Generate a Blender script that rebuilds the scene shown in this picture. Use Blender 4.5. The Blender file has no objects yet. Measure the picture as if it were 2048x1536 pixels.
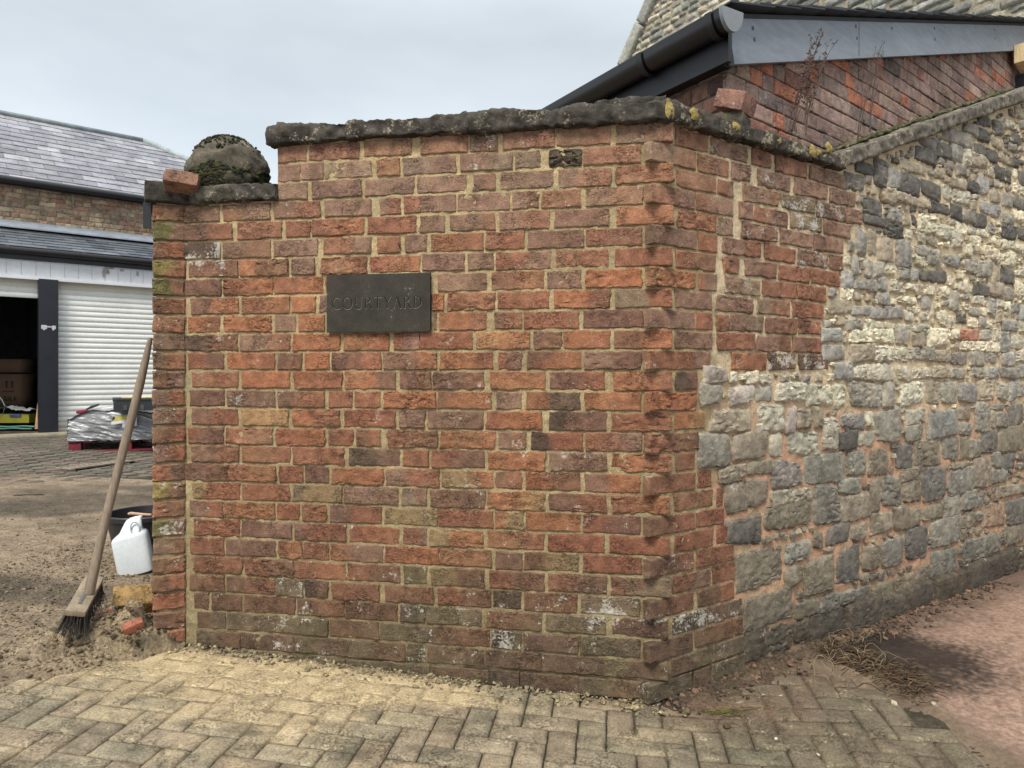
import bpy, math, random
import numpy as np
from mathutils import Vector
random.seed(7); RNG = np.random.default_rng(7)
C = bpy.context.scene.collection
R = math.radians

# ------------------------------------------------------------------ camera
F = 1420.0; HY = 745.0; EYE = 1.2
cam = bpy.data.objects.new('camera', bpy.data.cameras.new('camera')); C.objects.link(cam)
cam.location = (0, 0, EYE); cam.rotation_euler = (R(90), 0, 0)
cam.data.sensor_width = 36; cam.data.lens = F/2048*36; cam.data.shift_y = -(768-HY)/2048
cam.data.clip_start = 0.05; cam.data.clip_end = 500
bpy.context.scene.camera = cam

# ------------------------------------------------------------------ world, sun, exposure
W = bpy.data.worlds.new('World'); bpy.context.scene.world = W; W.use_nodes = True
SUN_EL, SUN_AZ = R(52), R(200)          # azimuth measured clockwise from +Y
nt = W.node_tree; nt.nodes.clear()
def wn(t, **k):
    n = nt.nodes.new(t)
    for a, b in k.items(): setattr(n, a, b)
    return n
out = wn('ShaderNodeOutputWorld'); bg = wn('ShaderNodeBackground')
sky = wn('ShaderNodeTexSky', sky_type='NISHITA', sun_disc=False)
sky.sun_elevation = SUN_EL; sky.sun_rotation = SUN_AZ; sky.air_density = 1.2; sky.dust_density = 3
tc = wn('ShaderNodeTexCoord'); sep = wn('ShaderNodeSeparateXYZ'); nt.links.new(tc.outputs['Generated'], sep.inputs[0])
mp = wn('ShaderNodeMapping'); mp.inputs['Scale'].default_value = (1, 1, 2.6); nt.links.new(tc.outputs['Generated'], mp.inputs[0])
no = wn('ShaderNodeTexNoise'); no.inputs['Scale'].default_value = 2.2; no.inputs['Detail'].default_value = 5; no.inputs['Roughness'].default_value = .5
nt.links.new(mp.outputs[0], no.inputs['Vector'])
cr = wn('ShaderNodeValToRGB'); cr.color_ramp.elements[0].position = .30; cr.color_ramp.elements[0].color = (6.0, 6.7, 7.4, 1)
cr.color_ramp.elements[1].position = .68; cr.color_ramp.elements[1].color = (7.9, 8.6, 9.1, 1)
nt.links.new(no.outputs['Fac'], cr.inputs[0])
el = wn('ShaderNodeMapRange'); el.inputs['From Min'].default_value = .42; el.inputs['From Max'].default_value = .95
el.inputs['To Min'].default_value = 1.0; el.inputs['To Max'].default_value = 2.6; nt.links.new(sep.outputs['Z'], el.inputs['Value'])
el2 = wn('ShaderNodeMapRange'); el2.inputs['From Min'].default_value = .02; el2.inputs['From Max'].default_value = .45
el2.inputs['To Min'].default_value = 1.42; el2.inputs['To Max'].default_value = .84; nt.links.new(sep.outputs['Z'], el2.inputs['Value'])
mm = wn('ShaderNodeMath', operation='MULTIPLY'); nt.links.new(el.outputs[0], mm.inputs[0]); nt.links.new(el2.outputs[0], mm.inputs[1])
vm = wn('ShaderNodeVectorMath', operation='SCALE'); nt.links.new(cr.outputs[0], vm.inputs[0]); nt.links.new(mm.outputs[0], vm.inputs['Scale'])
mx = wn('ShaderNodeMixRGB'); mx.inputs[0].default_value = .9; nt.links.new(sky.outputs[0], mx.inputs[1]); nt.links.new(vm.outputs[0], mx.inputs[2])
nt.links.new(mx.outputs[0], bg.inputs[0]); bg.inputs[1].default_value = 0.075
nt.links.new(bg.outputs[0], out.inputs[0])
sl = bpy.data.lights.new('sun', 'SUN'); sl.energy = 2.6; sl.angle = R(20); sl.color = (1, .93, .80)
so = bpy.data.objects.new('sun', sl); C.objects.link(so)
sd = Vector((math.sin(SUN_AZ)*math.cos(SUN_EL), math.cos(SUN_AZ)*math.cos(SUN_EL), math.sin(SUN_EL)))
so.rotation_euler = sd.to_track_quat('Z', 'Y').to_euler()
vs = bpy.context.scene.view_settings
vs.view_transform = 'Standard'; vs.look = 'None'; vs.gamma = 1; vs.exposure = 0.62

# ------------------------------------------------------------------ numpy noise
def _h(i, j, k, s):
    n = (i*73856093) ^ (j*19349663) ^ (k*83492791) ^ (s*2654435761 & 0x7fffffff)
    n = (n ^ (n >> 13)) * 1274126177 & 0x7fffffff
    n = (n ^ (n >> 16)) & 0xffff
    return n/32767.5-1
def vn(P, s=0):
    P = np.asarray(P, float); I = np.floor(P).astype(np.int64); f = P-I; f = f*f*(3-2*f)
    i, j, k = I[..., 0], I[..., 1], I[..., 2]; x, y, z = f[..., 0], f[..., 1], f[..., 2]
    r = 0
    for a in (0, 1):
        for b in (0, 1):
            for c in (0, 1):
                r = r+_h(i+a, j+b, k+c, s)*(x if a else 1-x)*(y if b else 1-y)*(z if c else 1-z)
    return r
def fbm(P, o=3, s=0, g=.5):
    r = 0; A = 1; t = 0; P = np.asarray(P, float)
    for q in range(o):
        r = r+A*vn(P*2**q+q*17.3, s+q); t += A; A *= g
    return r/t
def sst(x, a, b):
    t = np.clip((x-a)/(b-a), 0, 1); return t*t*(3-2*t)

# ------------------------------------------------------------------ mesh accumulator
class Acc:
    def __init__(s): s.v = []; s.c = []; s.f = []; s.m = []; s.n = 0
    def add(s, V, Fs, col=(.5, .5, .5, 0), mat=0):
        V = np.asarray(V, float).reshape(-1, 3)
        col = np.asarray(col, float)
        if col.ndim == 1: col = np.tile(col if len(col) == 4 else np.append(col, 0), (len(V), 1))
        s.v.append(V); s.c.append(col)
        for q in Fs:
            s.f.append(np.asarray(q, np.int64)+s.n); s.m.append(mat)
        s.n += len(V)
    def build(s, name, mats, parent=None, smooth=True, loc=(0, 0, 0), sharp=0):
        V = np.concatenate(s.v)-np.array(loc); Cc = np.concatenate(s.c)
        me = bpy.data.meshes.new(name)
        L = np.concatenate([f.ravel() for f in s.f]); tot = np.concatenate([np.full(f.shape[0], f.shape[1]) for f in s.f])
        mi = np.concatenate([np.full(f.shape[0], m) for f, m in zip(s.f, s.m)])
        me.vertices.add(len(V)); me.vertices.foreach_set('co', V.ravel())
        me.loops.add(len(L)); me.loops.foreach_set('vertex_index', L.astype(np.int32))
        me.polygons.add(len(tot)); st = np.concatenate([[0], np.cumsum(tot)[:-1]])
        me.polygons.foreach_set('loop_start', st.astype(np.int32)); me.polygons.foreach_set('loop_total', tot.astype(np.int32))
        me.polygons.foreach_set('material_index', mi.astype(np.int32))
        me.polygons.foreach_set('use_smooth', np.full(len(tot), smooth))
        at = me.color_attributes.new('Col', 'FLOAT_COLOR', 'POINT'); at.data.foreach_set('color', Cc.astype(np.float32).ravel())
        for m in (mats if isinstance(mats, (list, tuple)) else [mats]): me.materials.append(m)
        me.update(calc_edges=True); me.validate()
        o = bpy.data.objects.new(name, me); C.objects.link(o); o.location = loc
        if sharp or mats in SHARP: me.set_sharp_from_angle(angle=R(40))
        if parent is not None:
            o.parent = parent; pw_ = Vector(parent.location); q_ = parent.parent
            while q_: pw_ += Vector(q_.location); q_ = q_.parent
            o.location = Vector(loc)-pw_
        return o
def tag(o, label=None, cat=None, group=None, kind=None):
    if label: o['label'] = label
    if cat: o['category'] = cat
    if group: o['group'] = group
    if kind: o['kind'] = kind
    return o
def thing(name, loc, label, cat, group=None):
    o = bpy.data.objects.new(name, None); C.objects.link(o); o.location = loc; o.empty_display_size = .1
    return tag(o, label, cat, group)
def gridf(nu, nv, flip=False):
    i, j = np.meshgrid(np.arange(nu-1), np.arange(nv-1), indexing='ij'); a = (i*nv+j).ravel()
    q = np.stack([a, a+nv, a+nv+1, a+1], 1)
    return q[:, ::-1] if flip else q

class Frame:                     # a vertical plane: O + u*t + z, n outward
    def __init__(s, O, u):
        s.O = np.array([O[0], O[1]]); l = math.hypot(*u); s.u = np.array([u[0]/l, u[1]/l])
        n = np.array([s.u[1], -s.u[0]])
        s.n = n if n.dot(-s.O) > 0 else -n
        s.flip = (s.u[1]*s.n[0]-s.u[0]*s.n[1]) < 0
    def P(s, t, z, d=0):
        t, z, d = np.broadcast_arrays(np.asarray(t, float), np.asarray(z, float), np.asarray(d, float))
        return np.stack([s.O[0]+s.u[0]*t+s.n[0]*d, s.O[1]+s.u[1]*t+s.n[1]*d, z], -1)
    def t(s, x):                 # image column -> distance along the wall
        k = (x-1024)/F
        return (k*s.O[1]-s.O[0])/(s.u[0]-k*s.u[1])
    def z(s, x, y):
        return EYE+(HY-y)/F*(s.O[1]+s.u[1]*s.t(x))

def block(acc, fr, u0, u1, z0, z1, out=.004, cA=(.3, .1, .05), cB=None, lich=0., rough=.5, rnd=.006, irr=.0025,
          cell=.007, depth=.03, mat=0, k=0., cj=0., dome=0., seed=0, split=.5, dust=None, dk=1.):
    nu = max(3, int(round((u1-u0)/cell)))+1; nz = max(3, int(round((z1-z0)/cell)))+1
    a = np.linspace(0, 1, nu); b = np.linspace(0, 1, nz)
    ea, eb = min(rnd*.9/max(u1-u0, 1e-4), .2*a[1]+.1), min(rnd*.9/max(z1-z0, 1e-4), .2*b[1]+.1)
    a[1:-1] = np.clip(a[1:-1], ea*1.3, 1-ea*1.3); b[1:-1] = np.clip(b[1:-1], eb*1.3, 1-eb*1.3)
    a = np.concatenate([[0, 0, ea], a[1:-1], [1-ea, 1, 1]]); b = np.concatenate([[0, 0, eb], b[1:-1], [1-eb, 1, 1]])
    A, B = np.meshgrid(a, b, indexing='ij')
    x = 2*A-1; y = 2*B-1
    xd = x*np.sqrt(1-y*y/2); yd = y*np.sqrt(1-x*x/2)
    X = x+(xd-x)*k; Y = y+(yd-y)*k
    r4 = RNG.uniform(-1, 1, (4, 2))*cj
    w = [(1-A)*(1-B), A*(1-B), (1-A)*B, A*B]
    U = (u0+u1)/2+X*(u1-u0)/2+sum(w[q]*r4[q, 0] for q in range(4))
    Z = (z0+z1)/2+Y*(z1-z0)/2+sum(w[q]*r4[q, 1] for q in range(4))
    P3 = np.stack([U, Z, np.full_like(U, seed*.37)], -1)
    U = U+irr*fbm(P3*45, 3, 3)*1.6; Z = Z+irr*fbm(P3*45, 3, 9)*1.4
    e = np.minimum(np.minimum(A, 1-A)*(u1-u0), np.minimum(B, 1-B)*(z1-z0))/max(rnd, 1e-5)
    e = np.clip(e, 0, 1); D = out-rnd*.8*(1-np.sqrt(np.clip(1-(1-e)**2, 0, 1)))
    if dome: D = D+dome*((1-np.abs(x)**2.6)*(1-np.abs(y)**2.6)-.55)
    n1 = fbm(P3*np.array([38, 70, 1]), 4, 5, .6)
    ridge = 1-np.abs(fbm(P3*np.array([18, 55, 1]), 3, 21))*4
    D = D+rough*(.0040*n1-.007*np.clip(ridge-.35, 0, 1)*sst(fbm(P3*9, 2, 31), -.3, .3))
    D = D+.002*vn(P3*6, 8)
    ring = np.zeros_like(A, bool); ring[0] = ring[-1] = True; ring[:, 0] = ring[:, -1] = True
    D[ring] = out-depth
    V = fr.P(U, Z, D)
    cA = np.array(cA); cB = cA if cB is None else np.array(cB)
    m = sst(A+.35*fbm(P3*14, 2, 77), split-.16, split+.16)[..., None]
    col = cA*(1-m)+cB*m
    col = col*(1+.22*n1[..., None])
    if dust is not None:
        dd = np.clip((1-np.clip(e*.55+.45*fbm(P3*55, 3, 88), 0, 1))*.55+.22*sst(fbm(P3*16, 3, 89), .0, .5), 0, .6)[..., None]*dk
        col = col*(1-dd)+np.array(dust)*dd*(1+.2*n1[..., None])
    col = np.concatenate([np.clip(col, .005, 1), np.full(A.shape+(1,), lich)], -1)
    acc.add(V, [gridf(*A.shape, flip=fr.flip)], col.reshape(-1, 4), mat)

def rbox(acc, c, ax, h, cell=.02, rnd=.005, amp=0., col=(.3, .3, .3, 0), mat=0, freq=25, seed=0, colvar=.15, amp2=0.):
    """rounded rough box: centre c, axes ax (3 unit rows), half sizes h"""
    h = np.array(h, float); ax = np.array(ax, float); Vs = []; Fs = []; off = 0
    rnd = min(rnd, h.min()*.95)
    for d in range(3):
        a, b = (d+1) % 3, (d+2) % 3
        na = max(2, int(round(2*h[a]/cell)))+1; nb = max(2, int(round(2*h[b]/cell)))+1
        for sgn in (-1, 1):
            g1, g2 = np.meshgrid(np.linspace(-h[a], h[a], na), np.linspace(-h[b], h[b], nb), indexing='ij')
            P = np.zeros(g1.shape+(3,)); P[..., a] = g1; P[..., b] = g2; P[..., d] = sgn*h[d]
            Vs.append(P.reshape(-1, 3)); Fs.append(gridf(na, nb, flip=sgn < 0)+off); off += na*nb
    V = np.concatenate(Vs); Fq = np.concatenate(Fs)
    key = np.round(V/1e-5).astype(np.int64); _, idx, inv = np.unique(key, axis=0, return_index=True, return_inverse=True)
    V = V[idx]; Fq = inv.ravel()[Fq]
    inner = np.clip(V, -(h-rnd), h-rnd); nn = V-inner; l = np.linalg.norm(nn, axis=1, keepdims=True); l[l == 0] = 1; nn = nn/l
    Wp = V@ax+np.array(c)
    nz = fbm(Wp*freq, 4, seed, .55)
    V = inner+nn*rnd*1.0+nn*(amp*nz+amp2*vn(Wp*freq*.22, seed+5))[:, None]
    col = np.array(col, float); col = col if len(col) == 4 else np.append(col, 0)
    cc = np.tile(col, (len(V), 1)); cc[:, :3] *= (1+colvar*nz[:, None])
    acc.add(V@ax+np.array(c), [Fq], cc, mat)
def axes(u, tilt=0, roll=0):
    u = np.array([u[0], u[1], 0.]); u /= np.linalg.norm(u); z = np.array([0, 0, 1.]); v = np.cross(z, u)
    u2 = u*math.cos(tilt)+z*math.sin(tilt); z2 = -u*math.sin(tilt)+z*math.cos(tilt)
    v2 = v*math.cos(roll)+z2*math.sin(roll); z3 = -v*math.sin(roll)+z2*math.cos(roll)
    return np.array([u2, v2, z3])
def tube(acc, pts, rad, n=8, col=(.3, .3, .3, 0), mat=0, cap=True):
    pts = np.array(pts, float); m = len(pts); rad = np.broadcast_to(np.asarray(rad, float), (m,))
    T = np.gradient(pts, axis=0); T /= np.linalg.norm(T, axis=1, keepdims=True)
    up = np.array([0, 0, 1.]) if abs(T[0, 2]) < .9 else np.array([1., 0, 0])
    V = []
    for i in range(m):
        a = np.cross(T[i], up); a /= np.linalg.norm(a); b = np.cross(T[i], a)
        th = np.linspace(0, 2*math.pi, n, endpoint=False)
        V.append(pts[i]+rad[i]*(np.cos(th)[:, None]*a+np.sin(th)[:, None]*b))
    q = []
    for i in range(m-1):
        for j in range(n):
            k = (j+1) % n; q.append([i*n+j, (i+1)*n+j, (i+1)*n+k, i*n+k])
    V = np.concatenate(V); fs = [np.array(q)]
    if cap: fs += [np.array([list(range(n))]), np.array([list(range((m-1)*n, m*n))[::-1]])]
    acc.add(V, fs, col, mat)
def lathe(acc, c, prof, n=32, col=(.3, .3, .3, 0), mat=0, amp=0., freq=20, sx=1., sy=1.):
    prof = np.array(prof, float); m = len(prof); th = np.linspace(0, 2*math.pi, n, endpoint=False)
    V = np.zeros((m, n, 3)); V[..., 0] = prof[:, 0:1]*np.cos(th)*sx; V[..., 1] = prof[:, 0:1]*np.sin(th)*sy; V[..., 2] = prof[:, 1:2]
    V = V+np.array(c)
    if amp: V = V+(V-np.array(c))*amp*fbm(V*freq, 4, 2)[..., None]
    q = []
    for i in range(m-1):
        for j in range(n):
            k = (j+1) % n; q.append([i*n+j, i*n+k, (i+1)*n+k, (i+1)*n+j])
    acc.add(V, [np.array(q)], col, mat)
def prism(acc, poly, z0, z1, col=(.3, .3, .3, 0), mat=0):
    poly = np.array(poly, float); n = len(poly)
    z0 = np.broadcast_to(z0, (n,)); z1 = np.broadcast_to(z1, (n,))
    V = np.concatenate([np.column_stack([poly, z0]), np.column_stack([poly, z1])])
    q = [[i, (i+1) % n, n+(i+1) % n, n+i] for i in range(n)]
    acc.add(V, [np.array(q), np.array([list(range(n))[::-1]]), np.array([list(range(n, 2*n))])], col, mat)

# ------------------------------------------------------------------ materials
def mat(name, rough=.85, bump=.3, bscale=120, mottle=.35, mscale=18, lich=False, spec=.3, metal=0, fine=.12,
        dist=.003, stretch=None, color=None, tint=None, lichcol=(.50, .47, .41), lk=.20, crease=0):
    m = bpy.data.materials.new(name); m.use_nodes = True; t = m.node_tree; N = t.nodes; L = t.links
    p = N['Principled BSDF']; p.inputs['Roughness'].default_value = rough; p.inputs['Metallic'].default_value = metal
    p.inputs['Specular IOR Level'].default_value = spec
    geo = N.new('ShaderNodeNewGeometry'); src = geo.outputs['Position']
    if stretch:
        mpn = N.new('ShaderNodeMapping'); mpn.inputs['Scale'].default_value = stretch; L.new(src, mpn.inputs[0]); src = mpn.outputs[0]
    def noise(sc, det=6, ro=.6, dis=0):
        n = N.new('ShaderNodeTexNoise'); n.inputs['Scale'].default_value = sc; n.inputs['Detail'].default_value = det
        n.inputs['Roughness'].default_value = ro; n.inputs['Distortion'].default_value = dis; L.new(src, n.inputs['Vector']); return n.outputs['Fac']
    def rng(v, a, b, c, d):
        n = N.new('ShaderNodeMapRange'); n.inputs[1].default_value = a; n.inputs[2].default_value = b; n.inputs[3].default_value = c; n.inputs[4].default_value = d
        L.new(v, n.inputs[0]); return n.outputs[0]
    def mul(c, f):
        n = N.new('ShaderNodeVectorMath'); n.operation = 'SCALE'; L.new(c, n.inputs[0]); L.new(f, n.inputs['Scale']); return n.outputs[0]
    def mixc(f, a, bcol, k=1):
        n = N.new('ShaderNodeMixRGB'); L.new(f, n.inputs[0]); L.new(a, n.inputs[1])
        if isinstance(bcol, tuple): n.inputs[2].default_value = (*bcol, 1)
        else: L.new(bcol, n.inputs[2])
        return n.outputs[0]
    def math2(op, a, b):
        n = N.new('ShaderNodeMath'); n.operation = op; L.new(a, n.inputs[0])
        if isinstance(b, (int, float)): n.inputs[1].default_value = b
        else: L.new(b, n.inputs[1])
        return n.outputs[0]
    if color is None:
        at = N.new('ShaderNodeAttribute'); at.attribute_name = 'Col'; col = at.outputs['Color']; alpha = at.outputs['Alpha']
    else:
        rgb = N.new('ShaderNodeRGB'); rgb.outputs[0].default_value = (*color, 1); col = rgb.outputs[0]; alpha = None
    big = noise(mscale, 8, .62)
    col = mul(col, rng(big, .3, .7, 1-mottle, 1+mottle))
    if tint: col = mixc(rng(noise(mscale*.35, 4, .5), .5, .66, 0, .55), col, tint)
    fn = noise(mscale*9, 5, .7)
    col = mul(col, rng(fn, .3, .7, 1-fine*2, 1+fine*2))
    if lich:
        ln = noise(95, 5, .65, .3); lb = noise(14, 3, .5)
        th = math2('ADD', math2('MULTIPLY', ln, .8), math2('MULTIPLY', lb, .9))
        # alpha raises the amount of lichen / efflorescence
        f = math2('ADD', th, math2('MULTIPLY', alpha, lk))
        col = mixc(rng(f, 1.08, 1.17, 0, .8), col, lichcol)
    crv = None
    if crease:
        m3 = N.new('ShaderNodeMapping'); m3.inputs['Scale'].default_value = (1, 1, 2.4); L.new(geo.outputs['Position'], m3.inputs[0])
        cn = N.new('ShaderNodeTexNoise'); cn.inputs['Scale'].default_value = 30; cn.inputs['Detail'].default_value = 5; cn.inputs['Roughness'].default_value = .6; cn.inputs['Distortion'].default_value = 1.2
        L.new(m3.outputs[0], cn.inputs['Vector'])
        ab = math2('ABSOLUTE', math2('SUBTRACT', cn.outputs['Fac'], .5), 0)
        line = rng(ab, .0, .022, 1, 0); msk = rng(noise(9, 3, .5), .46, .60, 0, 1)
        crv = math2('MULTIPLY', line, msk)
        col = mul(col, rng(crv, 0, 1, 1, 1-crease))
        sp = rng(noise(330, 2, .5), .66, .72, 0, .45); col = mixc(sp, col, (.5, .42, .33))
    L.new(col, p.inputs['Base Color'])
    if bump:
        b = N.new('ShaderNodeBump'); b.inputs['Strength'].default_value = bump; b.inputs['Distance'].default_value = dist
        hgt = math2('ADD', noise(bscale, 8, .7), math2('MULTIPLY', big, .8)); hgt = math2('SUBTRACT', hgt, math2('MULTIPLY', crv, .9)) if crv is not None else hgt; L.new(hgt, b.inputs['Height']); L.new(b.outputs[0], p.inputs['Normal'])
    return m
MB_ = mat('brick', .92, 1., 150, .30, 26, lich=True, fine=.24, dist=.006, crease=.62)
MM_ = mat('mortar', .95, 1., 200, .20, 20, fine=.22, dist=.006, tint=(.34, .30, .17))
MS_ = mat('flint', .75, .8, 90, .38, 22, lich=True, fine=.2, dist=.005, spec=.35, crease=.3, lichcol=(.5, .47, .38), lk=.12)
MC_ = mat('coping_rock', .95, 1., 110, .6, 22, lich=True, fine=.2, dist=.006, lichcol=(.32, .28, .20), lk=.24)
MP_ = mat('paver', .9, 1., 230, .22, 14, lich=True, fine=.26, dist=.004, lichcol=(.55, .48, .32), crease=.25)
MG_ = mat('soil', .97, 1., 130, .35, 9, fine=.34, dist=.012)
MK_ = mat('painted_black', .45, .25, 60, .25, 6, fine=.05, spec=.5)
MT_ = mat('slate', .6, .4, 40, .35, 5, fine=.1, spec=.45, dist=.004)
MW_ = mat('white_metal', .45, .1, 20, .08, 3, fine=.03, spec=.5)
MO_ = mat('wood', .8, .6, 60, .3, 14, fine=.15, dist=.002, stretch=(1, 1, .15))
MPL_ = mat('plastic', .38, .12, 50, .08, 8, fine=.04, spec=.5)
MV_ = mat('moss', .98, 1., 160, .5, 30, fine=.25, dist=.01)
MF_ = mat('fibre', .9, .3, 100, .4, 30, fine=.2)
MGR = mat('painted_board', .5, .25, 30, .16, 7, fine=.06, spec=.5, stretch=(1, 1, 6), dist=.002)

SHARP = [MK_, MW_, MPL_, MO_, MGR, MT_]
# ------------------------------------------------------------------ ground height
def g(X, Y):
    X = np.asarray(X, float); Y = np.asarray(Y, float)
    d = .54-X
    left = .05*(.12*np.log1p(np.exp(np.clip(d/.12, -50, 50))))
    left = np.where(d > 6, left[()] if np.ndim(left) == 0 else left, left)
    return left-.0035*np.clip(left-.2, 0, 9)+.02*sst(X, .6, 1.2)
def gp(x, y, it=6):              # image point -> ground point
    Y = 3.
    for _ in range(it):
        z = float(g((x-1024)/F*Y, Y)); Y = (EYE-z)*F/(y-HY)
    X = (x-1024)/F*Y
    return np.array([X, Y, float(g(X, Y))])
def at(x, y, Y): return np.array([(x-1024)/F*Y, Y, EYE+(HY-y)/F*Y])

# ------------------------------------------------------------------ frames of the walls
fr0 = Frame((.5697, 2.56), (-7924, 1420))
s0 = fr0.t(1322); Cn = fr0.P(s0, 0)[:2]
FR = Frame(Cn, (-7924, 1420))              # front brick wall, t grows to the left
SD = Frame(Cn, (2076, 1420))               # splayed wall, t grows to the right
tq = FR.t(374); Q = FR.P(tq, 0)[:2]
PR = Frame(Q, (-3276, -1420))              # narrow return face at the left end
pw = PR.t(305)
ZT = 2.106; GA = .0749                     # top of brickwork, course gauge
def zrow(k): return ZT-GA*k

PAL = dict(P=(.220, .124, .092), R=(.255, .096, .056), O=(.325, .125, .060), D=(.155, .078, .058), K=(.050, .038, .033), B=(.28, .20, .100),
           G=(.130, .115, .062), M=(.175, .080, .050), Y=(.37, .21, .095), N=(.19, .145, .100))
FRONT = [
"557 613 R R1;619 719 R R;728 822 OR R;841 935 R R;940 995 N M3;1006 1109 M R1;1114 1219 M R;1234 1346 D R2",
"557 601 P P;603 647 P P;650 743 N P;754 798 O O;806 911 N P;921 1025 P N;1030 1080 N N;1098 1162 K Kr;1168 1280 R R;1300 1301 x x",
"557 615 P P;624 722 P P;731 828 P P;835 933 P P;946 990 P Mr;1002 1107 P P;1117 1222 P R;1233 1346 R Or",
"368 439 M D;447 539 R P;548 641 P R;650 742 P P;760 801 P R;808 911 R P;916 1018 P P;1026 1077 P Mr;1085 1160 R R;1173 1285 P R",
"368 465 D R;475 563 R Rr;573 620 R R;625 728 R Or;736 833 R R;841 890 D P;901 990 P R;1000 1098 P R;1110 1217 D D;1233 1347 O O",
"365 440 K K4;446 541 D M;548 634 P P;648 742 R P;756 800 O R;811 852 P P;863 966 O R;974 1046 R Rr;1057 1167 P D;1173 1285 R M",
"378 475 D M3;480 576 O Mr;584 629 P P;643 734 R Rr;740 840 R O;845 928 P P;936 987 D P;993 1102 R P;1113 1216 R R;1231 1344 R R",
"371 442 D D;448 545 R Or;549 645 R O;652 700 R R;876 972 P D;983 1087 M O;1095 1162 P P;1172 1283 O Or",
"384 477 D O;485 579 R O;584 631 O O;640 700 P P;866 886 O O;896 990 R Rr;997 1098 R R;1110 1221 O Mr;1231 1343 N R",
"376 440 O R;450 543 O Or;551 591 P P;598 648 O O;868 873 P P;879 973 O R;989 1043 D R;1048 1157 R R;1168 1286 D D",
"372 475 K Mr;481 580 P R;587 681 O O;688 777 OY O;788 838 R P;841 945 R R;953 1060 YO O;1068 1122 P Mr;1128 1221 O R;1230 1344 M O",
"377 448 R D;456 549 O R;556 603 D M;610 658 O O;664 762 D R;768 873 D Or;881 986 O R;996 1043 R P;1055 1161 D O;1169 1282 P Dr",
"384 476 R R;484 579 O O;588 683 O Rr;690 791 O D;800 862 D M;867 968 D Mr;981 1090 O Or;1100 1209 D R;1227 1343 O Rr",
"380 448 D D;455 549 D D2;556 648 D R;658 704 R R;710 760 R O;769 870 O Or;876 982 M O;993 1042 P P2;1053 1160 O K;1170 1281 O O",
"384 475 D R;484 576 Y Y;586 680 O Rr;689 791 R Rr;799 849 P P;856 966 P D;973 1084 R O;1099 1212 K D;1223 1342 R Rr",
"378 446 R D;452 545 R Rr;553 650 R Or;658 707 M R;714 760 M R;775 874 R Mr;882 990 O Or;998 1051 P R2;1063 1164 K R;1172 1283 R P",
"383 477 D Rr;485 580 O R;588 688 R Rr;698 800 K D;806 857 O R;864 968 R D;978 1090 O Or;1100 1213 P D2;1224 1342 O Rr",
"371 455 D Mr;456 551 R Or;559 606 R R;611 658 D D;664 766 O Or;772 878 P R;884 986 B O2;991 1044 M R;1052 1160 O M;1170 1280 P O",
"386 479 B R;485 578 R R;587 683 N B;689 796 P P;805 853 N P;861 970 D D1;976 1088 O Yr;1099 1213 D R;1225 1340 R Or",
"380 446 P R;449 549 O Or;555 599 R R;605 652 R Or;661 763 P R;770 875 B B;877 987 R R;991 1047 O Br;1054 1160 O O;1167 1281 R D",
"388 479 R Rr;484 583 D P;590 692 P R;700 798 R O;806 854 R P;859 966 B Or;976 1087 O R;1096 1209 R R;1220 1340 R R",
"381 448 R R1;454 551 P D;559 604 R Or;608 657 R R;661 765 O P;770 878 R O;880 983 O O;992 1044 D D;1049 1157 M B;1167 1283 R R",
"390 484 R Rr;490 588 R Mr;590 692 R O;696 799 R M;808 854 G G2;862 968 B M;979 1088 R M;1098 1212 R D1;1222 1343 R N",
"381 448 M R;454 550 D R;552 605 N N3;610 655 K D;664 758 R Rr;770 866 R R;876 982 R M;987 1041 K K1;1049 1154 M R2;1162 1279 N N4",
"389 417 M M;424 484 M M;490 590 M M;596 688 M R;691 794 M M;801 849 K G3;852 963 G N2;974 1082 R M1;1094 1211 N N2;1224 1336 D D3",
"395 450 M N;455 551 N N1;553 600 N G1;602 656 G G2;660 757 M D;760 866 G N1;868 980 M R;985 1042 K G3;1047 1156 D D2;1160 1280 G N1",
"394 480 N M;481 588 D D;590 695 G D1;697 811 G M;814 850 G G2;855 968 D D;971 1082 D M;1085 1208 D D1;1210 1335 G D",
"396 490 D D;494 590 D D;594 690 D D1;695 858 G G;862 977 D M;979 1038 K D;1042 1156 D M;1158 1285 G M",
"396 490 D D;494 590 D D;594 690 D D1;695 858 G G;862 977 D D;979 1038 K D;1042 1156 D D;1158 1285 D D"]
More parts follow.
